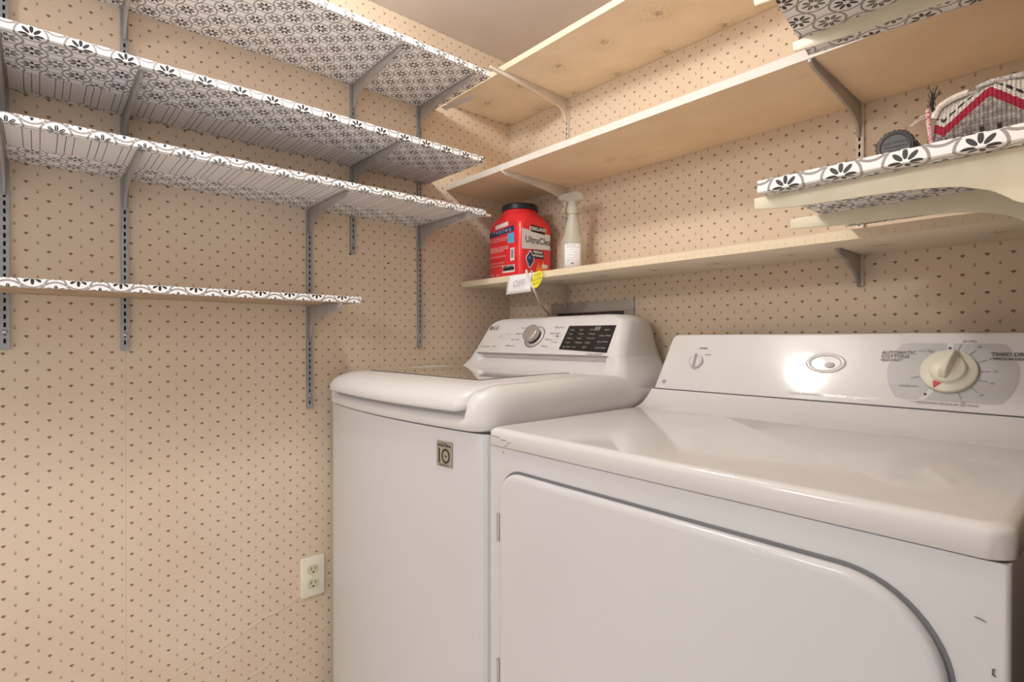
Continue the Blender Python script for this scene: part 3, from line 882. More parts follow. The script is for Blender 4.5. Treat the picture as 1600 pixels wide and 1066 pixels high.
# ------------------------------------------------------------------ washer
def washer():
    x0, x1 = 0.037, 0.727
    xc = (x0 + x1) / 2
    t = thing('washing_machine', (xc, -.36, 0), 'white top load washing machine with sloped console and glass lid', 'washer')
    def bow(x): return 0.030 * (1 - ((x - xc) / ((x1 - x0) / 2)) ** 2)
    def front(x, base=-0.693, r=.022):
        y = base - bow(x)
        d = min(x - x0, x1 - x)
        if d < r: y += r - math.sqrt(max(0, r * r - (r - d) ** 2))
        return y
    xs = [x0, x0 + .001, x0 + .003, x0 + .007, x0 + .013, x0 + .022] + [x0 + .022 + (x1 - x0 - .044) * k / 24 for k in range(1, 24)] + [x1 - .022, x1 - .013, x1 - .007, x1 - .003, x1 - .001, x1]
    # cabinet
    plan = [(x, front(x)) for x in xs] + [(x1, -.03), (x0, -.03)]
    MB().prism(plan, XY, .012, .8992).mesh('cabinet', M['enamel_body'], t, bevel=0)
    MB().prism([(x, y + .004) for x, y in plan[:-2]] + [(x1 - .004, -.034), (x0 + .004, -.034)], XY, .897, .9028).mesh('seam_gasket', M['dark_gap'], t)
    for fx in (x0 + .05, x1 - .05):
        for fy in (-.62, -.09):
            MB().lathe([(.02, 0), (.02, .008), (.012, .009), (.012, .014)], Matrix.Translation((fx, fy, 0)), 16).mesh('foot', M['black'], t)
    # top deck : loft over x of a y-z profile
    ZT = .984
    rings = []
    xd = [x0 + (x1 - x0) * 0.5 * (1 - math.cos(PI * k / 72)) for k in range(73)]
    R = .036
    for x in xd:
        d = min(x - x0, x1 - x)
        drop = R - math.sqrt(max(0, R * R - (R - d) ** 2)) if d < R else 0
        crn = .05 - math.sqrt(max(0, .05 ** 2 - (.05 - d) ** 2)) if d < .05 else 0
        yf = -.702 - bow(x) + crn
        rec = 0.0
        if x < x1 - .055 and x > x0 + .05: rec = .018
        e = max(0, min(1, min((x1 - .045 - x), (x - x0 - .04)) / .02)); rec = .020 * (e * e * (3 - 2 * e))
        zt = ZT - drop * 1.2
        hh = zt - .9025
        prof = [(yf + .004, .9025), (yf, .906), (yf - .001, .9025 + hh * .22), (yf + rec * .6, .9025 + hh * .30), (yf + rec, .9025 + hh * .42), (yf + rec * .9 + .004 , .9025 + hh * .55)]
        for k in range(1, 9):
            a = PI / 2 * k / 8
            prof.append((yf + .004 + rec * .5 * (1 - k / 8) + .066 * (1 - math.cos(a)) ** .9, .9025 + hh * .55 + (hh * .45) * math.sin(a)))
        prof += [(-.555, zt + .001), (-.5, zt + .004), (-.38, zt + .008), (-.30, zt + .005), (-.262, zt + .001), (-.250, zt - .002), (-.19, zt - .012), (-.12, zt - .018), (-.032, zt - .018), (-.030, .9025)]
        sink = max(0, min(1, min(x - x0 - .036, x1 - .040 - x) / .004)) * .010
        rings.append([(x, y, z - (sink if (z > .972 and y > yf + .03 and y < -.255) else 0)) for y, z in prof])
    MB().loft(rings).mesh('top_deck', M['plastic_w'], t, smooth=True)
    # lid : curved shell following the deck, hanging lip in front
    lx0, lx1 = .072, .683
    rings = []
    for k in range(61):
        q = .5 * (1 - math.cos(PI * k / 60)); x = lx0 + (lx1 - lx0) * q
        d = min(x - lx0, lx1 - x)
        c = .03 - math.sqrt(max(0, .03 ** 2 - (.03 - d) ** 2)) if d < .03 else 0
        yf = -.712 - bow(x) * 1.02 + c * .9
        ed = .006 - math.sqrt(max(0, .006 ** 2 - (.006 - d) ** 2)) if d < .006 else 0
        lift = ZT + .002 - ed * .6
        xs_ = x
        prof = [(yf + .006, .9375 + c * .4), (yf + .001, .939 + c * .4), (yf, .944 + c * .4)]
        for j in range(1, 11):
            a = PI / 2 * j / 10
            prof.append((yf + .078 * (1 - math.cos(a)) ** .95, .944 + (lift - .944) * math.sin(a) ** .85))
        prof += [(-.5, lift + .0015), (-.38, lift + .003), (-.305, lift + .002), (-.292, lift), (-.290, ZT - .004), (-.38, ZT - .004), (-.6, ZT - .006), (yf + .055, ZT - .010), (yf + .022, .962), (yf + .012, .945)]
        # the sides taper slightly towards the hinge
        def tx(y): return xs_ + (xc - xs_) * .10 * max(0, (y + .70) / .45) * 1.0
        rings.append([(tx(y), y, z) for y, z in prof])
    lid = MB().loft(rings).mesh('lid', M['plastic_w'], t, smooth=True)
    gp = [(.090, -.606), (.592, -.606), (.566, -.274), (.120, -.274)]
    v = []
    def gz(y): return ZT + .0042 + .0020 * max(0, 1 - ((y + .40) / .22) ** 2)
    n = 14; f = []
    for i in range(n + 1):
        y = -.606 + (.306) * i / n
        xa = .104 + (.016) * i / n; xb = .590 - .026 * i / n
        v += [(xa, y, gz(y)), (xb, y, gz(y)), (xb, y, gz(y) - .004), (xa, y, gz(y) - .004)]
    rg = [v[4 * i:4 * i + 4] for i in range(n + 1)]
    MB().loft(rg).mesh('lid_glass', M['glass'], lid, smooth=False)
    rg2 = [[(a[0] - .004, a[1], a[2] - .0006), (b_[0] + .004, b_[1], b_[2] - .0006), (b_[0] + .004, b_[1], b_[2] - .0045), (a[0] - .004, a[1], a[2] - .0045)] for a, b_, c_, d_ in rg]
    MB().loft(rg2).mesh('glass_trim', M['print_light'], lid)
    # console: stacked plan sections; flat slanted face in the middle, shoulders flaring back to the sides
    def interp(tb, z):
        for (z0_, a0_), (z1_, a1_) in zip(tb, tb[1:]):
            if z <= z1_: 
                q = max(0, (z - z0_) / (z1_ - z0_)); return a0_ + (a1_ - a0_) * q
        return tb[-1][1]
    WL = [(.94, .340), (.957, .336), (.975, .330), (1.0, .316), (1.03, .298), (1.06, .294), (1.09, .292), (1.11, .289), (1.120, .282), (1.128, .268), (1.133, .248), (1.1355, .220), (1.1366, .200)]
    WR = [(.94, .341), (.957, .341), (.975, .333), (.99, .322), (1.01, .308), (1.03, .297), (1.06, .286), (1.09, .277), (1.11, .270), (1.120, .263), (1.128, .250), (1.133, .238), (1.1355, .220), (1.1366, .205)]
    base = [(.94, -.298), (.972, -.288), (.990, -.269), (1.005, -.253), (1.0165, -.246), (1.0185, -.2455), (1.0300, -.2435), (1.0320, -.2412)]
    ledg = [(.94, 0), (1.0, .006), (1.010, .016), (1.0165, .022), (1.0185, .0235), (1.0295, .0225), (1.0318, .0), (1.2, 0)]
    zs = [.94, .96, .975, .985, .995, 1.003, 1.010, 1.0165, 1.0185, 1.0290, 1.0300, 1.0315, 1.0325, 1.045, 1.06, 1.075, 1.09, 1.105, 1.115, 1.121, 1.126, 1.130, 1.133, 1.135, 1.1362, 1.1366]
    rings = []
    for z in zs:
        zz_ = z if z < 1.0325 else 1.0325 + (z - 1.0325) * 1.04
        py = interp(base, z) if z < 1.032 else -.2410 + (zz_ - 1.032) * (.070 / .102)
        tr = .013
        ins = tr - math.sqrt(max(0, tr * tr - (z - (1.1366 - tr)) ** 2)) if z > 1.1366 - tr else 0
        py = py + ins * 1.2; yb = -.036 - ins
        lg = interp(ledg, z)
        left, right = [], []
        for side, tb, dst in ((-1, WL, left), (1, WR, right)):
            Wd = interp(tb, z); rc = .022; ym = py + .030; back = Wd - (.018 if side == 1 else .045)
            dst.append((xc + side * (back - .010), yb))
            for k in range(8):                      # from the rear corner forward
                q = k / 8; y = (yb - .010) + (ym - (yb - .010)) * q
                dst.append((xc + side * (back + (Wd - back) * math.sin(q * PI / 2)), y))
            for k in range(10):
                a = PI / 2 * k / 9
                dst.append((xc + side * (Wd - rc + rc * math.cos(a)), ym - (ym - py) * math.sin(a)))
        xl_, xr_ = left[-1][0], right[-1][0]
        mid = []
        for k in range(1, 48):
            x = xl_ + (xr_ - xl_) * k / 48
            e = max(0, min(1, min(x - (xc - .262), (xc + .256) - x) / .009)); e = e * e * (3 - 2 * e)
            mid.append((x, py + lg * e))
        ring = left + mid + right[::-1]
        rings.append([(x, y, zz_) for x, y in ring])
    con = MB().loft(rings).mesh('console', M['plastic_w'], t, smooth=True)
    es = con.modifiers.new('es', 'EDGE_SPLIT'); es.split_angle = math.radians(38)
    # face frame
    U = Vector((1, 0, 0)); V = Vector((0, .070, .102)).normalized()
    O = Vector((0, -.2412, 1.032))
    dp = [(.467, .0165), (.6345, .0085), (.628, .0930), (.4655, .0945)]
    decal('display_panel', dp, O, U, V, M['display'], con, off=.0016, th=.002)
    dt = []
    vs = lambda k: .014 + k * .0135
    for r_, row in enumerate((('Tap Cold', 'Low', 'Light'), ('* Cold', '* Medium', '* Light'), ('* Warm', '* High', '* Normal'), ('* Hot', '* Extra', '* Heavy'), ('Temp', 'Spin', 'Soil'))):
        for c_, w in enumerate(row):
            dt.append((w, .0075, .476 + c_ * .036, .024 + r_ * .0140))
    dt += [('88', .0200, .562, .0825), ('Cold Wash', .0075, .609, .022, 'CENTER'), ('Extra Rinse', .0075, .608, .041, 'CENTER'), ('Delay Wash', .0075, .607, .060, 'CENTER'), ('Signal', .0075, .606, .079, 'CENTER')]
    letters('lettering', dt, O, U, V, M['print_light'], con, off=.0021)
    s_ = .0078
    cyc = [('Tub Clean', s_, .302, .091, 'RIGHT'), ('Allergiene', s_, .289, .070, 'RIGHT'), ('Deep Wash', s_, .285, .049, 'RIGHT'), ('Waterproof', s_, .276, .026, 'RIGHT'),
           ('Bulky/Large', s_, .412, .091), ('Speed Wash', s_, .404, .070), ('Delicates', s_, .396, .049), ('Normal', s_, .392, .026),
           ('2', .016, .192, .060, 'CENTER'), ('Start/Pause', .006, .438, .040, 'CENTER')]
    letters('lettering', cyc, O, U, V, M['print_grey'], con, off=.0008)
    letters('lettering', [('LG', .0205, .1345, .0935, 'LEFT', 0, .0006), ('Direct Drive', .0085, .118, .022), ('WiFi', .0095, .176, .022), ('TurboWash3D', .0085, .572, .0035, 'LEFT')], O, U, V, M['print_grey'], con, off=.0008)
    # round mark: disc with a pale ring face
    disc = lambda u, v, r, n=24: [(u + r * math.cos(2 * PI * i / n), v + r * math.sin(2 * PI * i / n)) for i in range(n)]
    decal('round_mark', disc(.1235, .0935, .0080), O, U, V, M['print_grey'], con, off=.0009)
    for u in (.222, .438):
        mb = MB(); rO = disc(u, .060, .0120); rI = disc(u, .060, .0113)
        W = U.cross(V)
        n = len(rO); vv = [O + U * a + V * b_ + W * .001 for a, b_ in rO + rI]
        mb.add(vv, [(i, (i + 1) % n, n + (i + 1) % n, n + i) for i in range(n)]); mb.mesh('button_ring', M['print_light'], con)
    decal('play_mark', [(.435, .056), (.442, .060), (.435, .064)], O, U, V, M['print_dark'], con, off=.001)
    # rotary knob with ring
    W = U.cross(V)
    kc = O + U * .347 + V * .058
    KM = Matrix.Translation(kc) @ Matrix((U, V, W)).transposed().to_4x4() @ Matrix.Scale(1.0, 4)
    ring_ = MB().lathe([(.037, .0004), (.037, .0016), (.0345, .0018), (.0345, .0004)], KM, 48, close=False).mesh('knob_ring', M['print_grey'], con)
    MB().lathe([(.0345, .0012), (.028, .0014), (.0275, .0016)], KM, 48).mesh('knob_ring_fill', M['plastic_w'], con)
    kb = MB().lathe([(.024, .0012), (.024, .010), (.0265, .011), (.0275, .024), (.0262, .0265), (.0235, .0275), (.0, .0272)], KM, 48, close=False).mesh('cycle_knob', M['silver'], con, smooth=False)
    for p in kb.data.polygons: p.use_smooth = True
    MB().lathe([(.0245, .0018), (.0248, .011)], KM, 48, close=False).mesh('knob_skirt', M['dark_gap'], con)
    # sticker with the 10 year mark
    yb = -.6935 - bow(.615) - .0003
    sl = (bow(.640) - bow(.590)) / .05
    U2 = Vector((1, -sl, 0)).normalized(); V2 = Vector((0, 0, 1)); O2 = Vector((.615, yb, .8505))
    st = decal('warranty_sticker', rrect(-.0225, .0225, -.0245, .0245, .002, 3), O2, U2, V2, M['sticker'], t, off=.0012, th=.0009)
    letters('lettering', [('Inverter', .0060, 0, .021, 'CENTER'), ('Direct Drive', .0072, 0, .0165, 'CENTER', 0, .0003), ('WARRANTY', .0052, 0, -.0215, 'CENTER'), ('Year', .0045, .005, -.0035, 'CENTER', 0, .0002)], O2, U2, V2, M['print_dark'], st, off=.0016)
    decal('one_bar', [(-.0165, -.0180), (-.0125, -.0180), (-.0125, .0105), (-.0165, .0105)], O2, U2, V2, M['print_dark'], st, off=.0016)
    W2 = U2.cross(V2); mb = MB(); n = 32
    rO = [(.0045 + .0120 * math.cos(2 * PI * i / n), -.0035 + .0145 * math.sin(2 * PI * i / n)) for i in range(n)]; rI = [(.0045 + .0085 * math.cos(2 * PI * i / n), -.0035 + .0105 * math.sin(2 * PI * i / n)) for i in range(n)]
    mb.add([O2 + U2 * a + V2 * b_ + W2 * .0016 for a, b_ in rO + rI], [(i, (i + 1) % n, n + (i + 1) % n, n + i) for i in range(n)]); mb.mesh('zero_ring', M['print_dark'], st)
washer()

# ------------------------------------------------------------------ dryer
def dryer():
    x0, x1 = .737, 1.422
    yf = -.699
    t = thing('clothes_dryer', ((x0 + x1) / 2, -.37, 0), 'white front loading clothes dryer with large round cornered door', 'dryer')
    EB, EN = M['enamel_body'], M['enamel']
    cab = MB().prism(rrect(x0, x1, yf + .001, -.055, (.006, .005, .003, .003), 5), XY, .03, .8850).mesh('cabinet', EB, t, bevel=0)
    box('toe_panel', x0 + .01, x1 - .01, yf + .03, -.07, 0, .031, M['dark_gap'], t)
    MB().prism(rrect(x0 + .003, x1 - .003, yf + .004, -.058, .008, 4), XY, .882, .887).mesh('seam_gasket', M['dark_gap'], t)
    # top: loft rounded slab, sweeping up to the console at the rear
    mb = MB(); rings = []
    r = .010
    sec = [(0, 0), (.0, r * 0)]
    prof = []
    zt = .917
    # slab: stack of rounded rects
    st = [(0.0015, .8865), (0, .888), (0, zt - r)] + [(r * (1 - math.cos(a)), zt - r + r * math.sin(a)) for a in [PI / 2 * k / 5 for k in range(1, 6)]]
    for ins, z in st:
        rings.append([(x, y, z) for x, y in rrect(x0 + ins, x1 + .003 - ins, yf - .003 + ins, -.06, (.014, .022, .004, .004), 6)])
    top = mb.loft(rings).mesh('top_panel', EN, t, smooth=True)
    ew = top.modifiers.new('es', 'EDGE_SPLIT'); ew.split_angle = math.radians(50)
    # upsweep
    pr = [(-.262, zt - .002), (-.262, zt + .0002), (-.250, zt + .0015), (-.235, zt + .007), (-.218, zt + .018), (-.205, zt + .029), (-.198, zt + .0355), (-.196, zt + .038), (-.08, zt + .038), (-.08, zt - .002)]
    MB().prism(pr, YZ, x0 + .0008, x1 + .0018).mesh('rear_upsweep', EN, t, smooth=False, bevel=.001)
    # console body : slanted face
    zc0, zc1 = .9565, 1.0865
    cx0, cx1 = x0 + .004, x1 - .004
    U = Vector((1, 0, 0)); V = Vector((0, .067, .130)).normalized(); W = U.cross(V)
    O = Vector((0, -.1925, zc0))
    H = math.hypot(.067, .130)
    # face outline with slanted sides and rounded top corners
    def outline(ins):
        pts = [(cx0 + ins, ins * .3), (cx1 - ins, ins * .3)]
        rr = .016
        for k in range(7):
            a = PI / 2 * k / 6; pts.append((cx1 - .006 - ins - rr + rr * math.cos(a), H - ins - rr + rr * math.sin(a)))
        for k in range(7):
            a = PI / 2 + PI / 2 * k / 6; pts.append((cx0 + .012 + ins + rr + rr * math.cos(a), H - ins - rr + rr * math.sin(a)))
        return pts
    rings = []
    for dpt, ins in ((-.095, .0), (-.010, 0), (-.004, .0008), (-.001, .0025), (0, .006)):
        rings.append([O + U * a + V * b_ + W * dpt if dpt > -.09 else Vector((a, min(-.055, (O + V * b_ + W * -.095).y), (O + V * b_).z)) for a, b_ in outline(ins)])
    con = MB().loft(rings).mesh('console', M['enamel'], t, smooth=False, bevel=0)
    for p in con.data.polygons: p.use_smooth = len(p.vertices) == 4
    es = con.modifiers.new('es', 'EDGE_SPLIT'); es.split_angle = math.radians(45)
    box('console_seam', cx0, cx1, -.191, -.10, zc0 - .002, zc0 + .0006, M['dark_gap'], t)
    def pt(x, z): return (x, (z - zc0) / .130 * H)
    # dial print plate
    cx, cz = pt(1.2935, 1.0185)
    def oval(half, hgt, n=40):
        out = []
        for i in range(n):
            a = 2 * PI * i / n
            x = half * math.cos(a); y = half * math.sin(a)
            out.append((cx + x, cz + max(-hgt, min(hgt, y))))
        return out
    decal('dial_plate', oval(.0865, .0535), O, U, V, M['dial_plate'], con, off=.0005, th=.0004)
    decal('plate_gap', [(cx - .003, cz), (cx + .004, cz), (cx + .003, cz + .0536), (cx - .006, cz + .0536)], O, U, V, M['enamel'], con, off=.0008, th=.0004)
    decal('plate_gap', [(cx - .014, cz - .02), (cx - .009, cz - .024), (cx - .028, cz - .0536), (cx - .037, cz - .0536)], O, U, V, M['enamel'], con, off=.0008, th=.0004)
    for u, v in ((cx - .0015, cz + .044), (cx - .028, cz - .043)):
        decal('dot', [(u + .0022 * math.cos(2 * PI * i / 12), v + .0022 * math.sin(2 * PI * i / 12)) for i in range(12)], O, U, V, M['print_dark'], con, off=.0011)
    ticks = MB()
    tl = []
    for ang, lab, ds in ((76, '80 MIN', 1), (52, '70', 0), (26, '60', 0), (3, '50', 0), (-18, '40', 0), (-42, '30', 0), (-68, '20', 0), (127, '', 1), (196, '', 0)):
        a = math.radians(ang); c_, s__ = math.cos(a), math.sin(a)
        r0, r1, w = .0405, .0525, .0005
        q = [(cx + r0 * c_ - w * s__, cz + r0 * s__ + w * c_), (cx + r1 * c_ - w * s__, cz + r1 * s__ + w * c_), (cx + r1 * c_ + w * s__, cz + r1 * s__ - w * c_), (cx + r0 * c_ + w * s__, cz + r0 * s__ - w * c_)]
        ticks.add([O + U * x + V * y + W * .0012 for x, y in q], [(0, 1, 2, 3)])
        if lab:
            rr = .0585
            tl.append((lab, .0058, cx + rr * c_, cz + rr * s__, 'LEFT' if ds else 'CENTER'))
    ticks.mesh('tick_marks', M['print_grey'], con)
    letters('lettering', [('AUTOMATIC', .0088, cx - .0985, cz + .0340, 'LEFT', 0, .0003), ('COTTONS', .0088, cx - .0985, cz + .0262, 'LEFT', 0, .0003), ('HIGH HEAT', .0062, cx - .0985, cz + .0190, 'LEFT', 0, .0002),
                          ('TIMED DRY', .0086, cx + .0955, cz + .0335, 'RIGHT', 0, .0005), ('MEDIUM HEAT', .0062, cx + .0955, cz + .0255, 'RIGHT', 0, .0003),
                          ('LESS DRY', .0056, cx - .033, cz + .0375, 'CENTER'), ('MORE DRY', .0056, cx - .052, cz - .030, 'CENTER'), ('* = PREFERRED REGULAR SETTING', .0058, cx - .003, cz - .0585, 'CENTER')] + tl,
            O, U, V, M['print_grey'], con, off=.0012)
    KM = Matrix.Translation(O + U * cx + V * cz) @ Matrix((U, V, W)).transposed().to_4x4()
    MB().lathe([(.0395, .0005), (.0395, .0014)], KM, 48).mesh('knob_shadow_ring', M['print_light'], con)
    sk = MB().lathe([(.0385, .0012), (.0385, .006), (.0365, .0085), (.026, .0095), (.0255, .010), (.0245, .016), (.0225, .0185), (.0, .0185)], KM, 56, close=False).mesh('timer_knob', M['ivory'], con)
    for p in sk.data.polygons: p.use_smooth = True
    # grip wedge
    def kt(x, y, z): return KM @ Vector((x, y, z))
    d = Vector((.28, .96)).normalized(); n_ = Vector((-d.y, d.x))
    gr = []
    for s_, wid, h in ((-.020, .010, .0215), (-.010, .0105, .034), (.012, .0085, .036), (.026, .0065, .031), (.0345, .0055, .014)):
        a = d * s_
        gr.append([kt(a.x + n_.x * wid, a.y + n_.y * wid, .009), kt(a.x + n_.x * wid * .45, a.y + n_.y * wid * .45, h), kt(a.x - n_.x * wid * .45, a.y - n_.y * wid * .45, h), kt(a.x - n_.x * wid, a.y - n_.y * wid, .009)])
    MB().loft(gr).mesh('grip', M['ivory'], sk, bevel=.0015)
    decal('pointer_mark', [(cx - .018, cz - .0205), (cx - .006, cz - .0245), (cx - .0165, cz - .034)], O, U, V, M['red_print'], con, off=.0102, th=.0012)
    # start knob
    sx, sz = pt(.834, 1.0215)
    KS = Matrix.Translation(O + U * sx + V * sz) @ Matrix((U, V, W)).transposed().to_4x4()
    k2 = MB().lathe([(.017, .0005), (.017, .005), (.0155, .0075), (.0, .0085)], KS, 36, close=False).mesh('start_knob', M['plastic_w'], con)
    for p in k2.data.polygons: p.use_smooth = True
    gr = []
    for s_, wid, h in ((-.019, .0035, .006), (-.014, .0048, .017), (.010, .0045, .018), (.017, .0035, .010)):
        gr.append([KS @ Vector((wid, s_, .003)), KS @ Vector((wid * .5, s_, h)), KS @ Vector((-wid * .5, s_, h)), KS @ Vector((-wid, s_, .003))])
    MB().loft(gr).mesh('grip', M['plastic_w'], k2, bevel=.001)
    letters('lettering', [('START', .0068, sx + .010, sz + .034, 'CENTER', 0, .0003), ('PUSH', .006, sx + .018, sz + .0175), ('I', .010, sx - .006, sz + .019, 'CENTER')], O, U, V, M['print_grey'], con, off=.0008)
    # small round emblem at lower left
    ex, ez = pt(.765, .9725)
    MB().lathe([(.0052, .0004), (.0050, .0010), (.0030, .0012), (.0028, .0006)], Matrix.Translation(O + U * ex + V * ez) @ Matrix((U, V, W)).transposed().to_4x4(), 24).mesh('emblem', M['print_light'], con)
    # embossed oval badge
    bx, bz = pt(1.105, 1.027)
    mb = MB(); rings = []
    for r_, h in ((1.0, .0004), (.96, .0020), (.86, .0030), (.76, .0018), (.70, .0008)):
        rings.append([O + U * (bx + .036 * r_ * math.cos(a)) + V * (bz + .0215 * r_ * math.sin(a)) + W * h for a in [2 * PI * i / 40 for i in range(40)]])
    mb.loft(rings, cap=False); 
    mb.mesh('oval_badge', M['enamel'], con, smooth=True)
    mb = MB(); rings = []
    for r_, h in ((1.0, .0004), (.8, .003), (.4, .0045), (.05, .005)):
        rings.append([O + U * (bx + .008 + .009 * r_ * math.cos(a)) + V * (bz - .004 + .006 * r_ * math.sin(a)) + W * h for a in [2 * PI * i / 20 for i in range(20)]])
    mb.loft(rings).mesh('badge_boss', M['enamel'], con, smooth=True)
    letters('lettering', [('7 Cycle Automatic', .0078, 1.046, .012, 'LEFT', .3)], O, U, V, M['print_light'], con, off=.0008)
    letters('lettering', [('Heavy Duty  Large Capacity', .0078, 1.112, .012, 'LEFT', .3)], O, U, V, M['silver'], con, off=.0008)
    # door: flat outline slab with the groove's shade painted grey + slightly proud panel with rounded corners
    def dshape(g):
        return [(x, z) for x, z in rrect(.776 - g, 1.383 + g, .22 - g, .8475 + g, (.03, .10 + g, .088 + g, .045 + g), 14)]
    MB().prism(dshape(.0042), XZ, yf - .0004, yf + .003).mesh('door_groove_shade', plain('groove_shadow', (118, 118, 120), .5), t)
    gr = MB(); A = dshape(.0045); Bq = dshape(.011)
    n = len(A); gr.add([(x, yf - .0006, z) for x, z in A] + [(x, yf + .0006, z) for x, z in Bq], [(i, (i + 1) % n, n + (i + 1) % n, n + i) for i in range(n)])
    rings = []
    for g, y in ((0, yf + .002), (0, yf - .005), (-.0015, yf - .0085), (-.0045, yf - .0105), (-.010, yf - .0112)):
        rings.append([(x, y, z) for x, z in dshape(g)])
    door = MB().loft(rings).mesh('door', EB, t, smooth=False)
    for p in door.data.polygons: p.use_smooth = len(p.vertices) == 4
    for zz in (.748, .496):
        hg = MB().tube([(.7705, yf - .005, zz - .024), (.7705, yf - .005, zz + .024)], .0036, 12)
        h = hg.mesh('hinge', M['screw'], door, smooth=False)
        box('hinge_leaf', .7735, .7762, yf - .0065, yf - .001, zz - .024, zz + .024, M['slot'], h)
    # scratches and a chip at the corner
    sc = MB(); rnd = random.Random(5)
    for (x, z, w) in ((.741, .9035, .006), (.750, .9030, .012), (.762, .902, .010), (.775, .899, .012), (.79, .896, .010), (.785, .8905, .006)):
        sc.box(x, x + w, yf - .0035, yf - .0028, z, z + .0007 + .0006 * rnd.random())
    sc.mesh('scratch_marks', M['print_grey'], t)
    ch = MB(); ch.prism([(1.3985, .8345), (1.402, .8345), (1.4065, .8325), (1.402, .8338)], XZ, yf - .0002, yf + .0012)
    ch.prism([(1.4100, .7945), (1.4122, .7955), (1.4112, .7925), (1.4112, .7905), (1.4128, .7890), (1.4100, .7895)], XZ, yf - .0002, yf + .0012)
    ch.prism([(.7625 + .012, .8775), (.7640 + .012, .8765), (.7665 + .012, .8775), (.7645 + .012, .8785)], XZ, yf - .0002, yf + .0012)
    ch.mesh('paint_chips', plain('chipped_metal', (110, 100, 92), .5), t)
dryer()

# ------------------------------------------------------------------ black cap lying on lower right rack
def cap():
    zt = zR2 + .016
    c = Vector((1.3016, -.528, zt + .0204))
    t = thing('black_cap', (c.x, c.y, zt), 'ribbed black round plastic cap on its side on the lower right shelf', 'cap')
    ax = Vector((.05, -1, .02)).normalized()
    Mx = Matrix.Translation(c) @ ax.to_track_quat('Z', 'Y').to_matrix().to_4x4()
    n = 96; rings = []
    for h, r in ((-.016, .0181), (-.0145, .0193), (0.000, .0193), (.0014, .0183)):
        ring = []
        for i in range(n):
            a = 2 * PI * i / n
            rr = r + (.0007 if (i // 2) % 2 == 0 and abs(r - .0193) < 1e-6 else 0)
            ring.append(Mx @ Vector((rr * math.cos(a), rr * math.sin(a), h)))
        rings.append(ring)
    MB().loft(rings).mesh('ribbed_rim', M['black'], t, smooth=False)
    MB().lathe([(.0175, .0012), (.0165, .0026), (.0153, .0027), (.0140, .0018), (.0132, .0015), (0, .0015)], Mx, 48, close=False).mesh('cap_face', plain('dark_grey_plastic', (70, 68, 67), .35, col2=(60, 58, 57)), t, smooth=False)
    # conical body running back and right
    Mb = Matrix.Translation(c + Vector((.003, .015, -.002))) @ Vector((.55, 1, -.22)).normalized().to_track_quat('Z', 'Y').to_matrix().to_4x4()
    MB().lathe([(.0176, .0), (.0168, .006), (.0080, .030), (.0068, .050), (.006, .052)], Mb, 40).mesh('neck', M['black'], t, smooth=False)
    letters('lettering', [('CLOSE TIGHTLY', .0034, 0, .004, 'CENTER'), ('PUSH DOWN', .0034, 0, -.001, 'CENTER'), ('& TURN', .0034, 0, -.006, 'CENTER')], c + ax * .0016, (1, .05, 0), (0, 0, 1), M['dark_gap'], t, off=.0004)
cap()

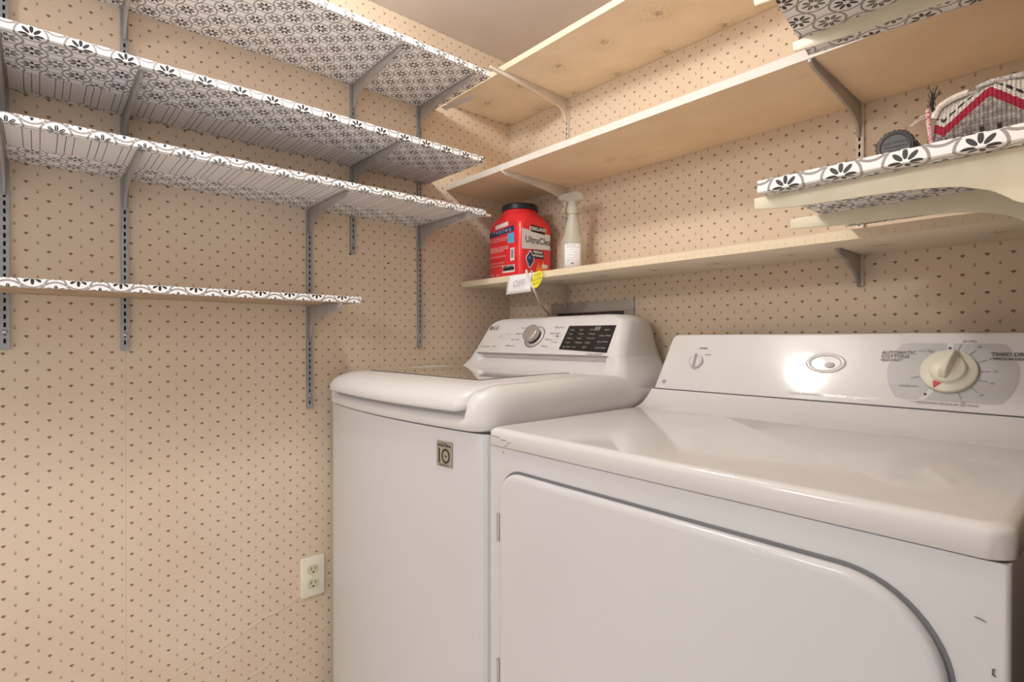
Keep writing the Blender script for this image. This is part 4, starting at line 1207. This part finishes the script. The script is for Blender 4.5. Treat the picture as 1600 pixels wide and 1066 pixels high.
# ------------------------------------------------------------------ knitted bundle
def knit():
    zt = zR2 + .016
    m, b = newmat('knitted_wool', rough=0.95)
    u, v, vec = uvxy()
    # zigzag in (x, z): valley near x=1.330, peak near x=1.372
    per = 0.078
    tri = (((u - 1.3885) / per).wrap().abs()) * per          # 0 at the peak
    band = (v + tri * 0.85) - 1.3395 - (noise(vec, 260.0, 2.0) - .5) * .004        # 0 on band centre
    st = 0.0036
    rowx = (u / st).wrap(); rowy = ((v + rowx.abs() * st * 1.1) / st).wrap()
    stitch = (rowx.abs() * 2).ss(1.0, .35) * ((rowy.abs() * 2).ss(1.0, .3) * .6 + .4)
    cream = srgb(226, 218, 208); grey = srgb(168, 158, 152); red = srgb(176, 26, 58); dark = srgb(58, 54, 52)
    n = noise(vec, 160.0, 2.0)
    greyc = mix(n.ss(.35, .6), srgb(190, 180, 173), srgb(146, 136, 130))
    c = mix(band.lt(-.0052), cream, greyc)
    c = mix(band.abs().lt(.0052), c, red)
    dsh = ((band - .0125).abs().lt(.0017)) * ((u / .0078).wrap().abs().lt(.36))
    c = mix(dsh, c, dark)
    sp = ((u - .004) / .0145).wrap().abs().lt(.13) * ((v + 1.0 * ((u / .04).wrap().gt(0)) * .006 - 1.297).abs().lt(.007)) * band.lt(-.009)
    c = mix(sp * n.ss(.3, .45), c, dark)
    c = mix((1.0 - stitch) * .28, c, srgb(80, 66, 62))
    setcol(b, c)
    bump(b, stitch + noise(vec, 700.0, 2.0) * .4, 0.9, 0.0022)
    x0, x1 = 1.3375, 1.510; y0, y1 = -.535, -.420
    t = thing('knitted_bundle', ((x0 + x1) / 2, (y0 + y1) / 2, zt), 'folded knitted wool bundle, cream and grey with red zigzag, on lower right shelf', 'knitwear')
    mb = MB(); rings = []
    nx = 60
    for i in range(nx + 1):
        q = i / nx; x = x0 + (x1 - x0) * q
        e = min(1, q / .07); hgt = .0615 + .006 * math.sin(q * 8 - .8)
        end = (1 - (1 - e) ** 2.2) ** .5 if e < 1 else 1
        hgt *= .55 + .45 * end
        ring = []
        for k in range(36):
            a = 2 * PI * k / 36
            ca, sa = math.cos(a), math.sin(a)
            sx = math.copysign(abs(ca) ** .45, ca); sz = math.copysign(abs(sa) ** .5, sa)
            yy = (y0 + y1) / 2 + (y1 - y0) / 2 * sx * (.88 + .12 * end) + .003 * math.sin(9 * q + 3 * a)
            zz = zt + .0012 + hgt * .5 * (1 + sz) + .0018 * math.sin(23 * q + 5 * a) * (1 if sz > -.5 else 0)
            ring.append((x + .006 * (1 - e) * math.sin(a), yy, zz))
        rings.append(ring)
    def kuv(c, n):
        # unroll front face and the top continuously
        if n[2] > .6: return (c[0], c[2] + (c[1] - y0) * .8)
        return (c[0], c[2])
    mb.loft(rings); mb.mesh('knit_body', m, t, smooth=True, uv=kuv)
    # loose folded edge along the top, side stripe, fringe and threads
    for (pts, r, mt) in (
        (([(1.3400, -.5335, zt + .040), (1.3450, -.534, zt + .051), (1.355, -.5325, zt + .0575), (1.370, -.530, zt + .0615)]), .0035, plain('cream_wool', (232, 222, 212), .95, scale=300, col2=(200, 190, 180))),
        (([(1.377, -.530, zt + .063), (1.388, -.531, zt + .0655), (1.405, -.530, zt + .065), (1.43, -.528, zt + .066)]), .0032, plain('grey_wool', (206, 198, 192), .95, scale=300, col2=(120, 112, 108))),
        (([(1.3392, -.536, zt + .003), (1.3375, -.5365, zt + .020), (1.3355, -.536, zt + .038), (1.3345, -.534, zt + .052)]), .0020, plain('pink_white_wool', (234, 210, 208), .95, scale=400, col2=(190, 80, 98)))):
        MB().tube(catmull(pts, 8), r, 12).mesh('knit_edge', mt, t, smooth=True)
    rnd = random.Random(11); fr = MB()
    for k in range(22):
        x, z = 1.3385 + rnd.random() * .004, zt + .047 + rnd.random() * .008
        fr.tube(catmull([(x, -.537, z), (x - .002 + .003 * rnd.random(), -.5385, z + .007), (x + .010 * (rnd.random() - .45), -.539, z + .012 + .011 * rnd.random())], 4), .00035, 5)
    fr.mesh('fringe', M['slot'], t)['kind'] = 'stuff'
    fw = MB()
    for k in range(2):
        fw.tube(catmull([(1.3345, -.537, zt + .043 + .003 * k), (1.328, -.539, zt + .041 + .003 * k), (1.3205 - .002 * k, -.54, zt + .036)], 4), .00035, 5)
    fw.mesh('loose_thread', M['paper'], t)['kind'] = 'stuff'
knit()
